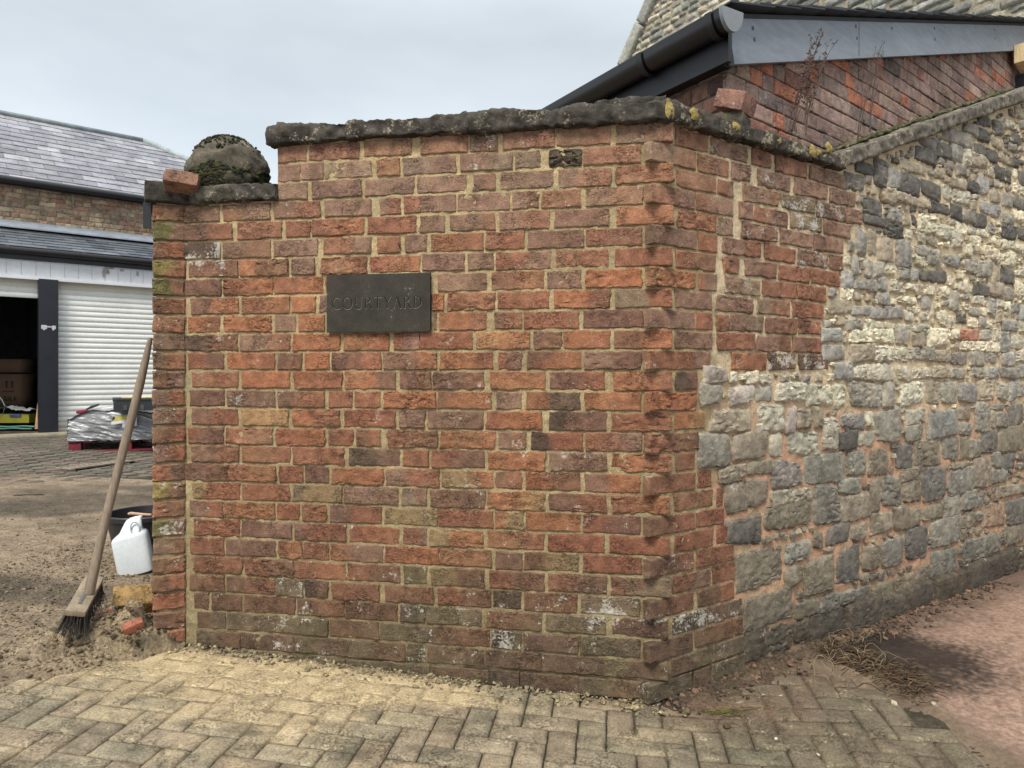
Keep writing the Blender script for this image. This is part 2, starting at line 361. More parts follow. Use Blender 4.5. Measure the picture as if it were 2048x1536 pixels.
SIDE = [
"1351 1415 R R;1422 1495 D P2;1505 1540 R R;1550 1612 R R;1620 1688 P P",
"1306 1390 P R;1397 1457 R R;1463 1500 P P;1515 1580 P P3;1590 1652 P P;1660 1708 P D2",
"1353 1432 R R;1436 1467 R P;1485 1555 P R;1562 1628 G N4;1633 1690 K D4;1695 1722 P P",
"1306 1388 R P;1393 1466 R P;1478 1502 P P;1508 1575 R D2;1580 1643 N G4;1648 1700 M P",
"1355 1430 R Or;1434 1465 N P;1484 1553 D M3;1560 1625 P P;1630 1685 D P1",
"1306 1392 D P;1397 1432 O R;1445 1521 P R;1530 1590 R R;1596 1655 D P3;1660 1685 M M1",
"1352 1430 R M;1445 1475 R Mr;1490 1552 P M1;1558 1618 R R;1622 1677 R R",
"1306 1390 O Or;1398 1432 R P;1450 1519 P N2;1525 1590 M R;1595 1650 R R",
"1350 1423 P P;1432 1505 P D2;1515 1578 N R;1585 1645 R R",
"1306 1388 P P;1393 1424 R R;1433 1455 R P;1458 1526 P N1;1532 1592 D M;1598 1640 M R",
"1350 1424 D P;1434 1508 R R1;1513 1580 P M;1585 1640 D R",
"1304 1386 R R;1388 1420 P P;1404 1405 x x;1463 1532 O R;1538 1590 K D4;1600 1655 K D4",
"1352 1393 K D1","1304 1391 O Or","1350 1409 O Y","1304 1396 R Mr","1350 1388 M R","1303 1389 R R;1395 1422 R R",
"1348 1424 R R;1433 1444 R R","1303 1389 M R;1394 1446 R R","1348 1425 R R;1433 1454 R R","1303 1387 D R2;1393 1466 R R",
"1347 1420 R P;1426 1469 R R","1303 1386 D R;1395 1468 M O","1345 1412 K K4;1415 1484 D N3","1303 1383 D M;1390 1466 M R;1470 1485 R R",
"1344 1420 D G;1426 1488 N G","1303 1382 G N1;1388 1420 D D;1426 1490 G N","1303 1382 D D;1388 1420 D D;1426 1490 D N"]
def pcode(s):
    rough = .35; lich = .12*random.random()
    if s.endswith('r'): rough = 1.25; s = s[:-1]
    if s[-1].isdigit(): lich = int(s[-1])*.25; s = s[:-1]
    c = np.mean([PAL[ch] for ch in s], axis=0)
    return c, rough, lich
def vary(c, a=.13):
    c = np.array(c)*(1+random.uniform(-a, a)); c = c*(1+np.array([random.uniform(-.018, .018) for _ in range(3)])); return c
def lay(acc, fr, rows, side=False, k0=0):
    for k, row in enumerate(rows):
        for it in row.split(';'):
            x0, x1, ca, cb = it.split()
            if ca == 'x': continue
            if side and k % 2 and float(x0) < 1310: x0 = float(x0)-5
            t0, t1 = sorted((fr.t(float(x0)), fr.t(float(x1))))
            c1, r1, l1 = pcode(ca); c2, r2, l2 = pcode(cb)
            if not side: c1, c2 = c2, c1            # t runs right to left on the front wall
            old = side and float(x0) > 1428 and k < 12
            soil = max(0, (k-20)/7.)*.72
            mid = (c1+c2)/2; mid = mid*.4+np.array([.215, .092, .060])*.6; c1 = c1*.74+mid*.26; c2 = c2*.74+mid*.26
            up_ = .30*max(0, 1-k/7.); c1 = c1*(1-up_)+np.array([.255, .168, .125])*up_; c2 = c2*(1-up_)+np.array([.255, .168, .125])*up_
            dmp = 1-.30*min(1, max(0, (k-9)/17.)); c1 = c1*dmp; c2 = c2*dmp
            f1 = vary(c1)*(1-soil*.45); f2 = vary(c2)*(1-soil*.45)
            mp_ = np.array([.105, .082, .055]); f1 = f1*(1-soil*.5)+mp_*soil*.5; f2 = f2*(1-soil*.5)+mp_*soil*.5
            ro = max(r1, r2)*random.uniform(.8, 1.2)+(.5 if old else 0)
            zz = zrow(k); j = random.uniform(-.0012, .0012)
            outd = random.uniform(.0028, .006)
            outd += .0018*(ro > .9)+(.0015 if old else 0)
            if ca == 'K' and cb == 'Kr': outd = .008; ro = 3.4; f1 = np.array([.055, .042, .034]); f2 = f1*1.2
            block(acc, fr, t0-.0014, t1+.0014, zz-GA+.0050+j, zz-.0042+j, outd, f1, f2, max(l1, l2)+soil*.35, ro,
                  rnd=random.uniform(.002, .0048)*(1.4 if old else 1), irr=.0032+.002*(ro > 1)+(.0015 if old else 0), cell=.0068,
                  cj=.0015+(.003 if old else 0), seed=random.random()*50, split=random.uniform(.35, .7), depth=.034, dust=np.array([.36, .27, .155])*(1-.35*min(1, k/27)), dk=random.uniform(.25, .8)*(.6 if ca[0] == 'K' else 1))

bw = thing('brick_wall', (float(Cn[0]), float(Cn[1]), 0), 'weathered red brick wall with splayed corner and dark stone coping', 'wall')
brk = Acc(); lay(brk, FR, FRONT); lay(brk, SD, SIDE, True)
# return face, one brick wide, green and white with lichen
for k in range(3, 28):
    a = random.choice(['M', 'R', 'D', 'M', 'P', 'R']); b2 = random.choice(['M', 'M', 'R', 'D', 'P'])
    if k in (4, 6, 7, 18, 20): b2 = random.choice(['G', 'B'])
    zz = zrow(k)
    ca, cb = vary(PAL[a]), vary(PAL[b2])
    if b2 == 'B' or b2 == 'G': cb = cb*np.array([.9, .95, .6])
    block(brk, PR, .006, pw, zz-GA+.004, zz-.003, random.uniform(-.001, .004), ca, cb, random.choice([.1, .2, .3, .45, .6]), random.uniform(.6, 1.5),
          rnd=.007, irr=.003, cj=.003, cell=.0068, seed=random.random()*50, depth=.05, dust=np.array([.22, .17, .10]), dk=random.uniform(.5, 1.1))
# mortar sheets
def sheet(acc, fr, t0, t1, z0, topf, cell, base, amp, colf, mat=1, freq=38, extra=None):
    nt_ = int((t1-t0)/cell)+1; nz_ = int((2.95-z0)/cell)+1
    T, V01 = np.meshgrid(np.linspace(t0, t1, nt_), np.linspace(0, 1, int((topf(0 if not callable(topf) else (t0+t1)/2)-z0)/cell)+1), indexing='ij')
    top = np.vectorize(topf)(T[:, 0])[:, None]; Z = z0+(top-z0)*V01
    P3 = np.stack([T, Z, np.zeros_like(T)], -1)
    D = base+amp*fbm(P3*freq, 5, 4, .62)+amp*.5*vn(P3*7, 2)
    if extra is not None: D = D+extra(T, Z)
    col = colf(T, Z); nn = fbm(P3*30, 4, 44)[..., None]
    col = np.concatenate([np.clip(col*(1+.14*nn), 0, 1), np.zeros(T.shape+(1,))], -1)
    acc.add(fr.P(T, Z, D), [gridf(*T.shape, flip=fr.flip)], col.reshape(-1, 4), mat)
MCOL = np.array([.41, .315, .175])
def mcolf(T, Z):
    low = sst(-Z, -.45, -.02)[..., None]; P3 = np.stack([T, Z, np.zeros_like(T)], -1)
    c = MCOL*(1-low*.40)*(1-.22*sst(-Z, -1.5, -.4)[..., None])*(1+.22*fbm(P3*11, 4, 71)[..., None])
    base_ = sst(-Z+.03*fbm(P3*8, 3, 72), -.13, -.06)[..., None]*(T < 1.45)[..., None]; c = c*(1-.8*base_)  # damp and contact shadow at the wall foot, both painted into the mortar colour
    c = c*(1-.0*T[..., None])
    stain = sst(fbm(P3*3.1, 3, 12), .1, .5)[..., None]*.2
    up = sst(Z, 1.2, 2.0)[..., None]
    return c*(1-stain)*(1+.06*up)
tl = FR.t(555)
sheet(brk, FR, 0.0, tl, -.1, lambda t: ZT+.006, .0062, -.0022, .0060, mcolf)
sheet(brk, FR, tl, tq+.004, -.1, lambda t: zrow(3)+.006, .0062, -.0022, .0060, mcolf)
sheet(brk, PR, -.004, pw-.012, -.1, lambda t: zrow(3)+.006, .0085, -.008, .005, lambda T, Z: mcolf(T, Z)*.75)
tA, tK, tR = SD.t(1428), SD.t(1670), 3.35
def sidecol(T, Z):
    new = 1-sst(T+.012*np.sin(Z*60), tA-.02, tA+.02)
    P3 = np.stack([T, Z, np.zeros_like(T)], -1)
    w = sst(-Z+.15*fbm(P3*2.5, 2, 5), -1.25, -.85)[..., None]
    old = np.array([.54, .43, .285])*(1-w)+np.array([.44, .265, .17])*w
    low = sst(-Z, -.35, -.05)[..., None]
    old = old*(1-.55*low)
    return mcolf(T, Z)*new[..., None]+old*(1-new[..., None])
def rampz(t): return 2.118+max(0, t-tK)*.371
def hollow(T, Z):
    D = 0*T
    for (x, y, rx, rz, dp) in ((1945, 1045, .09, .06, .07), (1665, 650, .05, .03, .03), (1770, 395, .04, .03, .02)):
        t = SD.t(x); z = SD.z(x, y); D = D-dp*np.exp(-((T-t)/rx)**2-((Z-z)/rz)**2)
    r = sst(T, tA, tA+.1)
    ob = 1-sst(T, SD.t(1640), SD.t(1700))*1.0; lowz = sst(-Z, -1.36, -1.30); r = r*np.maximum(1-ob, lowz)
    return D-.001+r*.0005+r*.006*fbm(np.stack([T, Z, 0*T], -1)*14, 3, 6)
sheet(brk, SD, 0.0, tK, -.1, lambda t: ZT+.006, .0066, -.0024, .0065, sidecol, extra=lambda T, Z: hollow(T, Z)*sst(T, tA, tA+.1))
# rear and core
core = Acc()
n1 = -FR.n; n2 = -SD.n
pt = lambda fr, t, d: tuple(fr.P(t, 0, d)[:2])
prism(brk, [pt(FR, .02, -.03), pt(FR, tl, -.03), pt(FR, tl, -.3), pt(FR, 0.05, -.3)], -.1, ZT, (.2, .12, .08, 0), 1)
prism(brk, [pt(FR, tl-.001, -.03), pt(FR, tq, -.03), pt(PR, pw-.012, -.012), pt(PR, pw-.012, -.24), pt(FR, tl-.001, -.3)], -.1, zrow(3), (.2, .12, .08, 0), 1)
prism(brk, [pt(SD, .02, -.03), pt(SD, tK, -.03), pt(SD, tK, -.125), pt(SD, .02, -.14)], -.1, ZT, (.2, .12, .08, 0), 1)
# exposed end of the taller part above the lower coping: bricks seen end-on
brk.build('brickwork', [MB_, MM_], bw, sharp=1)

# coping stones
DK = (.056, .049, .041)
def coping(fr, t0, t1, z0, th, d0, d1, tilt=0, amp=.008, parent=bw, col=DK, lich=.45, seed=0, amp2=.008, cell=.009, rnd=.010, name='coping_stone'):
    a = Acc(); tm = (t0+t1)/2; c = fr.P(tm, z0+th/2, (d0+d1)/2); u = fr.u
    ax = axes(u, tilt)
    rbox(a, c, ax, ((t1-t0)/2/math.cos(tilt)+.001, (d1-d0)/2, th/2), cell, rnd, amp*1.5, (*col, lich), 0, 34, seed, .9, amp2*1.1)
    return a.build(name, MC_, parent)
xs = [541, 700, 938, 1122, 1345]
for i in range(4):
    t1, t0 = FR.t(xs[i]), FR.t(xs[i+1])
    coping(FR, t0, t1, ZT-.004, .070+(.003 if i == 2 else 0), -.31, .035+(.004 if i % 2 else 0), seed=i*3, amp=.011, amp2=.01)
coping(FR, -.02, .25, ZT+.02, .07, -.2, .03, seed=44, amp=.01, col=(.05, .045, .038))
xs = [1318, 1420, 1530, 1610, 1672]
for i in range(4):
    t0, t1 = SD.t(xs[i]), SD.t(xs[i+1])
    coping(SD, t0, t1+(.02 if i == 3 else 0), ZT-.001, .068-(.004*i), -.16, .045+.003*(i % 2), seed=20+i*3, amp=.009, col=(.054, .046, .037), lich=.7)
# lower coping round the left end
coping(FR, FR.t(560), FR.t(470), zrow(3), .074, -.30, .035, seed=50, amp=.009)
coping(FR, FR.t(472), tq-.03, zrow(3), .07, -.30, .035, seed=53, amp=.010, col=(.08, .07, .055))
coping(PR, -.05, PR.t(289), zrow(3)+.004, .082, -.26, .02, seed=57, amp=.0035, amp2=.003, rnd=.006, lich=.2)
# lichen rosettes: yellow crusts on the coping
def rosette(fr, x, y, r, col=(.42, .33, .09), d=.05):
    fo = Frame(tuple(fr.P(0, 0, d)[:2]), tuple(fr.u)); a = Acc(); t = fo.t(x); z = fo.z(x, y); n = 22
    th = np.linspace(0, 2*math.pi, n, endpoint=False); rr = r*(1+.5*vn(np.column_stack([th*2.5, th*0+x, th*0]), 3))
    V = [fo.P(t, z, .0035)]; V += [fo.P(t+.5*q*math.cos(h), z+.5*q*math.sin(h), .003) for q, h in zip(rr, th)]
    V += [fo.P(t+q*math.cos(h), z+q*math.sin(h), -.006) for q, h in zip(rr, th)]
    f3 = np.array([[0, 1+i, 1+(i+1) % n] for i in range(n)]); f4 = np.array([[1+i, 1+n+i, 1+n+(i+1) % n, 1+(i+1) % n] for i in range(n)])
    a.add(np.array(V), [f3, f4], (*col, 0)); return a.build('lichen_patch', MV_, bw)
for x, y, r in ((1342, 212, .016), (1391, 222, .013), (1475, 248, .012), (1560, 278, .012), (1628, 297, .014), (1640, 300, .010), (1660, 292, .013)):
    rosette(SD, x, y+4, r*1.7, (.36, .28, .10), d=.0505)
# black iron bracket under the left coping end
a = Acc(); pz = zrow(3)
for q, (w0, w1) in enumerate(((.02, .02),)):
    c0 = PR.P(pw+.018, pz, -.01); prism(a, [tuple(PR.P(pw+.006, 0, -.0)[:2]), tuple(PR.P(pw+.034, 0, -.0)[:2]), tuple(PR.P(pw+.034, 0, -.03)[:2]), tuple(PR.P(pw+.006, 0, -.03)[:2])], pz-.10, pz, (.012, .012, .013, 0))
a.build('bracket', MK_, bw, smooth=False)

# ------------------------------------------------------------------ flint wall
fw = thing('flint_wall', tuple(float(v) for v in SD.P(tK, 0)), 'grey and cream flint rubble wall rising to the right beside the brick corner', 'wall')
fl = Acc()
sheet(fl, SD, tK, tR, -.1, rampz, .0085, -.0035, .0085, sidecol, extra=hollow)
prism(fl, [pt(SD, tK, -.03), pt(SD, tR, -.03), pt(SD, tR, -.2), pt(SD, tK, -.125)], -.1, [rampz(tK), rampz(tR), rampz(tR), rampz(tK)], (.3, .24, .16, 0), 1)
SP = dict(g=(.21, .205, .175), b=(.17, .178, .175), n=(.22, .19, .14), w=(.35, .335, .265), c=(.50, .46, .34), k=(.088, .080, .068), p=(.25, .22, .20),
          r=(.30, .09, .055), d=(.10, .10, .095), o=(.33, .22, .15))
S7 = """145 320 255 415 g;300 320 440 415 p;460 315 555 395 g;580 305 745 420 w;755 315 885 415 w;895 305 965 450 w;990 295 1170 440 g;1185 290 1250 435 g;1285 295 1415 430 w;1425 295 1505 420 n;1510 295 1600 415 g;1610 290 1710 415 b;1718 275 1815 410 n;1825 295 1890 400 g;1900 290 1940 400 b;1945 290 2020 385 g;150 200 290 300 p;905 190 1010 275 b;1015 205 1240 290 w;1270 205 1340 275 w;1345 210 1455 280 w;1465 205 1560 280 n;1570 220 1645 275 g;1680 210 1760 270 g;1770 205 1840 270 b;1850 210 1950 270 d;1955 205 2020 270 b;830 80 965 170 b;985 90 1125 180 n;1130 100 1245 180 w;1250 100 1315 180 w;1325 100 1390 180 g;1395 100 1465 180 g;1480 110 1560 185 n;1565 120 1655 195 d;1665 130 1750 195 g;1755 130 1830 195 g;1860 135 1930 195 b;1935 120 1985 190 w;830 0 940 65 b;990 0 1240 70 c;1250 0 1320 75 g;1345 20 1420 85 n;1430 0 1560 90 c;1610 0 1720 60 r;1730 0 1790 50 g;1620 65 1840 115 c;1845 20 1900 120 b;1910 20 1985 110 w;205 440 420 565 n;450 430 610 565 w;635 445 690 580 p;700 450 775 550 n;785 440 840 545 n;845 495 915 670 w;930 470 1080 560 b;1085 480 1115 550 w;1140 455 1280 635 g;1310 445 1430 530 w;1310 545 1410 620 g;1440 455 1600 610 b;1605 440 1675 510 n;1605 520 1690 600 g;1700 425 1785 585 g;1795 460 1822 555 n;1795 420 1865 450 g;1828 460 1890 555 g;1895 410 1975 545 d;135 590 305 775 g;325 585 520 735 n;530 590 605 715 w;640 585 820 715 w;925 580 1035 670 k;1045 575 1130 655 w;1255 640 1355 785 d;1365 630 1510 770 n;1520 625 1615 740 g;1620 615 1670 730 n;1675 620 1730 720 g;1735 585 1835 705 d;1845 550 1985 690 n;240 780 395 855 n;405 755 545 820 n;550 745 720 905 p;745 710 965 865 g;985 680 1080 830 g;1095 670 1215 820 n;1285 790 1395 850 n;1540 750 1695 785 n;1555 790 1695 935 g;1700 720 1790 895 n;1800 700 1860 785 g;1795 792 1890 870 g;1865 700 1930 785 d;290 865 403 1045 n;409 845 525 1010 n;550 908 780 980 c;510 985 770 1130 n;790 880 930 1100 g;935 850 1060 928 g;940 932 1108 1070 n;1112 860 1170 1030 n;1185 830 1285 1000 g;1295 855 1395 980 n;1405 780 1530 960 d;1840 880 1985 950 n;300 1065 480 1215 d;780 1150 840 1240 n;860 1110 990 1210 d;1000 1095 1085 1190 n;1105 1040 1240 1150 n;1245 1010 1320 1130 n;1330 1005 1395 1110 n;1405 990 1520 1085 n;1525 950 1620 1050 g;1625 910 1720 1020 g;1750 985 1875 1110 o;1885 955 1985 1100 d;1460 1075 1620 1230 g;1310 1120 1435 1310 d;355 1235 615 1475 n;620 1190 770 1310 g;635 1340 720 1460 n;735 1295 905 1480 n;920 1230 1050 1430 d;1070 1215 1160 1370 n;1175 1185 1295 1350 g;1450 1240 1600 1335 g;1640 1170 1840 1290 g;1880 1110 1985 1210 n"""
S8 = """620 225 860 375 n;870 255 990 350 n;1000 225 1100 300 g;1105 200 1250 262 g;1270 160 1380 255 g;1385 120 1480 215 g;1490 70 1560 165 n;1565 20 1700 115 g;620 392 710 580 d;720 378 860 540 d;865 362 940 450 d;945 315 1120 440 d;1130 245 1290 420 d;1290 222 1425 340 d;1430 165 1560 300 d;1562 115 1715 250 k;1720 60 1830 200 d;1840 30 1910 160 d;1912 0 1985 120 d;1990 -20 2060 100 k"""
S6 = """255 490 380 590 k;325 430 430 480 k;432 410 510 580 k;525 455 595 575 b;597 430 745 498 n;585 502 705 610 k;710 530 830 640 k;680 345 795 420 k;705 285 830 340 d;802 320 888 400 k;890 330 955 420 b;960 345 1010 440 w;1012 380 1100 460 n;845 240 1020 315 d;1035 335 1165 405 k;970 205 1050 260 d;1055 230 1120 310 k;1130 285 1190 340 n;1060 150 1130 210 k;1145 180 1205 260 k;1210 180 1270 230 w;1175 395 1240 440 n;1242 410 1290 460 k;1145 445 1245 540 k;1290 490 1340 560 k;1240 260 1300 310 k;835 570 900 660 w;902 600 1000 665 w;985 550 1050 598 k;890 530 975 580 n;1045 520 1110 620 b;1120 600 1180 670 n;1185 620 1250 690 g;1255 635 1340 700 k;645 648 760 690 n;770 668 875 730 k;880 690 950 760 k;955 715 1025 785 d;1030 745 1095 810 k;1060 675 1180 740 b;1190 722 1260 785 g;1190 795 1280 870 k;1284 820 1340 890 k;485 575 560 660 n;570 610 640 655 n;370 640 480 730 k;375 745 515 800 k;515 795 600 860 k;520 710 600 780 b;608 740 645 800 n;325 835 390 960 b;410 840 450 960 n;460 870 540 1000 n;565 890 650 1040 b;680 925 740 970 b;750 940 825 1040 g;845 970 935 1050 b;300 990 330 1080 b;380 1010 422 1100 b;426 1000 495 1100 g;245 1075 305 1165 b;325 1115 385 1180 b;392 1130 448 1195 b;452 1200 530 1270 b;462 1115 510 1180 b;505 1020 560 1100 c;535 1130 615 1195 w;620 1140 670 1180 w;710 1065 865 1150 k;870 1090 905 1160 c;1020 1145 1110 1210 k;1115 1145 1195 1220 n;1200 1160 1255 1230 g;975 1000 1038 1080 g;1042 1010 1130 1110 g;1140 1040 1180 1130 n;1185 1060 1260 1150 k;170 1240 300 1320 n;308 1280 402 1330 b;406 1280 498 1345 b;502 1285 600 1345 b;270 1352 360 1410 g;375 1360 430 1425 w;440 1370 560 1410 c;565 1370 650 1480 g;660 1380 760 1435 w;712 1225 765 1295 b;878 1190 930 1300 g;580 1220 680 1268 c;925 1325 980 1380 k;1055 1350 1090 1390 b;1112 1240 1150 1340 b;1160 1300 1190 1365 n;1195 1370 1280 1430 b;1245 1260 1285 1310 b;1295 1280 1340 1360 b"""
stones = []
for txt, ox, oy, sc in ((S7, 1350, 660, 2.844), (S8, 1250, 1100, 2.566), (S6, 1600, 180, 2.953)):
    for it in txt.split(';'):
        x0, y0, x1, y1, c = it.split(); x0, y0, x1, y1 = (float(v) for v in (x0, y0, x1, y1))
        if txt is S6 and y0 > 1400: continue
        X0, X1 = ox+x0/sc, ox+x1/sc; Y0, Y1 = oy+y0/sc, oy+y1/sc; xm = (X0+X1)/2
        stones.append([SD.t(X0), SD.t(X1), SD.z(xm, Y1), SD.z(xm, Y0), c])
cs = .006; nT, nZ = int(tR/cs)+2, int(3.1/cs)+20; occ = np.zeros((nT, nZ), bool)
def rect(t0, t1, z0, z1): return slice(max(0, int(t0/cs)), max(0, int(t1/cs)+1)), slice(max(0, int((z0+.1)/cs)), max(0, int((z1+.1)/cs)+1))
for s in stones:
    occ[rect(s[0]-.006, s[1]+.006, s[2]-.006, s[3]+.006)] = True
for k, row in enumerate(SIDE):
    xe = float(row.split(';')[-1].split()[1]); occ[rect(0, SD.t(xe)+.006, zrow(k+1), zrow(k)+.001)] = True
for i in range(nT): occ[i, max(0, int((rampz(i*cs)-.02+.1)/cs)):] = True
def zone(t, z):
    r = random.random(); top = rampz(t)
    if z < .25: return random.choice('ddnk')
    if z < .95: return random.choice('ggnnbdwno')
    if z > top-.42: return random.choice('kkddnndb')
    if z > 1.2: return random.choice('ccccccwwwnbg')
    return random.choice('wwcgbn')
for size in ((.13, .075), (.10, .055), (.075, .045), (.055, .035), (.042, .028), (.030, .020), (.022, .015)):
    for _ in range(int(2600*(.1/size[0]))):
        t = random.uniform(tA, tR-.05); w = size[0]*random.uniform(.75, 1.25); h = size[1]*random.uniform(.8, 1.2)
        z = random.uniform(0, rampz(t))
        # keep to loose courses
        cz = .078; tiltd = -.09*(t-1)*float(sst(z, 1.4, 2.1)); z = round((z-tiltd)/cz)*cz+tiltd+random.uniform(-.012, .012) if size[0] > .05 else z
        if z-h/2 < .0: continue
        sl_ = rect(t-w/2, t+w/2, z-h/2, z+h/2)
        if occ[sl_].any(): continue
        occ[rect(t-w/2-.003, t+w/2+.003, z-h/2-.003, z+h/2+.003)] = True
        stones.append([t-w/2, t+w/2, z-h/2, z+h/2, zone(t, z)])
for (t0, t1, z0, z1, c) in stones:
    if z1 > rampz((t0+t1)/2)-.004: z1 = rampz((t0+t1)/2)-.004
    if z1-z0 < .012: continue
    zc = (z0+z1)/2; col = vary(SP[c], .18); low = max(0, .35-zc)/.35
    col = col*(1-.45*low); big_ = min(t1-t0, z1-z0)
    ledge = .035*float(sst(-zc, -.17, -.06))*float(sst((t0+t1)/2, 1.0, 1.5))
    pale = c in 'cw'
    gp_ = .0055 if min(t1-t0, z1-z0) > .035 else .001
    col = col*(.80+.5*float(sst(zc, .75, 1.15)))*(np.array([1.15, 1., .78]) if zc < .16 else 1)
    dm = min(.008, big_*.10)
    brickish = c == 'r'
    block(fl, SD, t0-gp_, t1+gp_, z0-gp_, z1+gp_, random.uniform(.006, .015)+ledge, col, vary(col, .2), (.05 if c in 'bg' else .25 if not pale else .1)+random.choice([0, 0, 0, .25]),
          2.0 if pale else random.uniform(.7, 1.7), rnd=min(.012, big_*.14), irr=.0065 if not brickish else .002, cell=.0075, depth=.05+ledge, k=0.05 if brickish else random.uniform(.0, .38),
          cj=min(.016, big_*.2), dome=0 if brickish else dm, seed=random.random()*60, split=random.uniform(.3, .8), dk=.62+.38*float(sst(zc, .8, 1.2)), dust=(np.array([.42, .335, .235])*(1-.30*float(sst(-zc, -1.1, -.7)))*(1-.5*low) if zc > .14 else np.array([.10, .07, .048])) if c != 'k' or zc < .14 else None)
# sand-coloured mortar ledge under the hollow
fl.build('rubble_stonework', [MS_, MM_], fw, sharp=1)
tcur = tK-.02; i = 0
while tcur < tR:
    L_ = random.uniform(.38, .5); t1 = min(tcur+L_, tR+.1)
    th = math.atan(.371); z0 = 2.112+((tcur+t1)/2-tK)*.371
    coping(SD, tcur, t1, z0, .07, -.2, .045, tilt=th if SD.u[0] > 0 else -th, parent=fw, seed=70+i*5, amp=.008, col=(.12, .105, .085), lich=.5)
    tcur = t1+.001; i += 1
# moss strips along the top of the ramp coping
mo = Acc()
for _ in range(900):
    t = random.uniform(tK+.02, tR-.1); d = random.uniform(-.21, -.09); z = 2.118+(t-tK)*.371+.078
    p = SD.P(t, z, d); r = random.uniform(.006, .018)
    cc = random.choice([(.07, .085, .03), (.10, .10, .05), (.16, .13, .08), (.05, .05, .03)])
    rbox(mo, p, axes(SD.u, .35+random.uniform(-.2, .2), random.uniform(-1, 1)), (r*1.6, r*.8, r*.45), .02, r*.4, .003, (*cc, 0), 0, 90, random.randint(0, 99))
mo.build('moss', MV_, fw)

# ------------------------------------------------------------------ plaque
px0, px1 = FR.t(863.5), FR.t(658)
pz0, pz1 = FR.z(760, 664.5), FR.z(760, 549)
plq = thing('stone_plaque', tuple(float(v) for v in FR.P((px0+px1)/2, pz0, 0)), 'dark slate plaque carved with the word courtyard fixed to the brick wall', 'plaque')
a = Acc(); rbox(a, FR.P((px0+px1)/2, (pz0+pz1)/2, .013), axes(FR.u), ((px1-px0)/2, .009, (pz1-pz0)/2), .012, .0015, .0004, (.034, .030, .023, .22), 0, 30, 3, .2)
MSL = mat('plaque_slate', .7, .25, 90, .28, 14, lich=True, fine=.12, spec=.25, dist=.002, lichcol=(.22, .23, .21), tint=(.055, .04, .033))
SHARP.append(MSL); a.build('slab', MSL, plq)
# roman capitals as cut strokes; unit height 1, coordinates (x, y); (points, thickness start, thickness end)
def arc(cx, cy, rx, ry, a0, a1, n=14): return [(cx+rx*math.cos(R(a0+(a1-a0)*i/n)), cy+ry*math.sin(R(a0+(a1-a0)*i/n))) for i in range(n+1)]
TH, TN, SF = .115, .05, .09
def ser(x, y, w=SF): return ([(x-w, y), (x+w, y)], .035, .035)
GL = {
 'C': (.92, [(arc(.5, .5, .45, .5, 50, 310, 22), 'c', 0), ([(.79, .97), (.79, .80)], .04, .04), ([(.79, .06), (.79, .16)], .03, .03)]),
 'O': (1.02, [(arc(.5, .5, .46, .5, 0, 360, 28), 'c', 0)]),
 'U': (.92, [([(.16, 1), (.16, .35)], TH, TH), (arc(.46, .32, .30, .32, 180, 360, 12), TH, TN), ([(.76, .3), (.76, 1)], TN, TN), ser(.16, 1), ser(.76, 1)]),
 'R': (.82, [([(.16, 0), (.16, 1)], TH, TH), (arc(.16, .75, .38, .25, 90, -90, 12), 'r', 0), ([(.34, .48), (.74, 0)], .10, .12), ser(.16, 0), ser(.1, 1, .06), ser(.78, 0, .07)]),
 'T': (.80, [([(.4, 0), (.4, 1)], TH, TH), ([(.04, .975), (.76, .975)], .05, .05), ser(.4, 0), ([(.04, 1), (.04, .86)], .04, .02), ([(.76, 1), (.76, .86)], .04, .02)]),
 'Y': (.84, [([(.42, 0), (.42, .48)], TH, TH), ([(.08, 1), (.42, .46)], .12, .1), ([(.76, 1), (.42, .46)], TN, TN), ser(.42, 0), ser(.08, 1), ser(.76, 1)]),
 'A': (.88, [([(.08, 0), (.42, 1)], TN, TN), ([(.42, 1), (.80, 0)], .11, .12), ser(.08, 0), ser(.80, 0)]),
 'D': (.98, [([(.16, 0), (.16, 1)], TH, TH), (arc(.16, .5, .66, .5, 90, -90, 18), 'r', 0), ser(.12, 0, .06), ser(.12, 1, .06)])}
lt = Acc()
x_l, x_r = FR.t(670), FR.t(849); zb, zt_ = FR.z(760, 618), FR.z(760, 595); hgt = zt_-zb
word = 'COURTYARD'; tot = sum(GL[c][0]+.16 for c in word)-.16; sc = abs(x_l-x_r)/tot
cur = 0
def stroke(pts, w0, w1, d):
    pts = np.array(pts, float); n = len(pts); T = np.gradient(pts, axis=0) if n > 2 else np.tile(pts[1]-pts[0], (2, 1))
    T /= np.linalg.norm(T, axis=1, keepdims=True); Nn = np.column_stack([-T[:, 1], T[:, 0]])
    if w0 == 'c': w = TN+(TH-TN)*np.abs(Nn[:, 0])**1.3
    elif w0 == 'r': w = TN+(TH-TN)*np.clip(np.abs(Nn[:, 0]), 0, 1)**1.3
    else: w = np.linspace(w0, w1, n)
    A = pts+Nn*w[:, None]/2; B = pts-Nn*w[:, None]/2
    V = []
    for p in np.concatenate([A, B]): V.append(FR.P(x_l-(cur+p[0])*sc, zb+p[1]*hgt, d))
    q = np.array([[i, i+1, n+i+1, n+i] for i in range(n-1)])
    lt.add(np.array(V), [q], (.003, .003, .003, 0))
    # painted highlight: pale offset copy standing in for a cut's lit lower lip
    V2 = [FR.P(x_l-(cur+p[0]+.02)*sc, zb+(p[1]-.045)*hgt, d-.00015) for p in np.concatenate([A, B])]
    lt.add(np.array(V2), [q], (.22, .20, .16, 0))
dd_ = 0
for ch in word:
    wdt, st = GL[ch]
    for (p_, a_, b_) in st: stroke(p_, a_, b_, .0233+dd_); dd_ = (dd_+.00003) % .0003
    cur += wdt+.16
lt.build('lettering', MSL, plq, smooth=False)

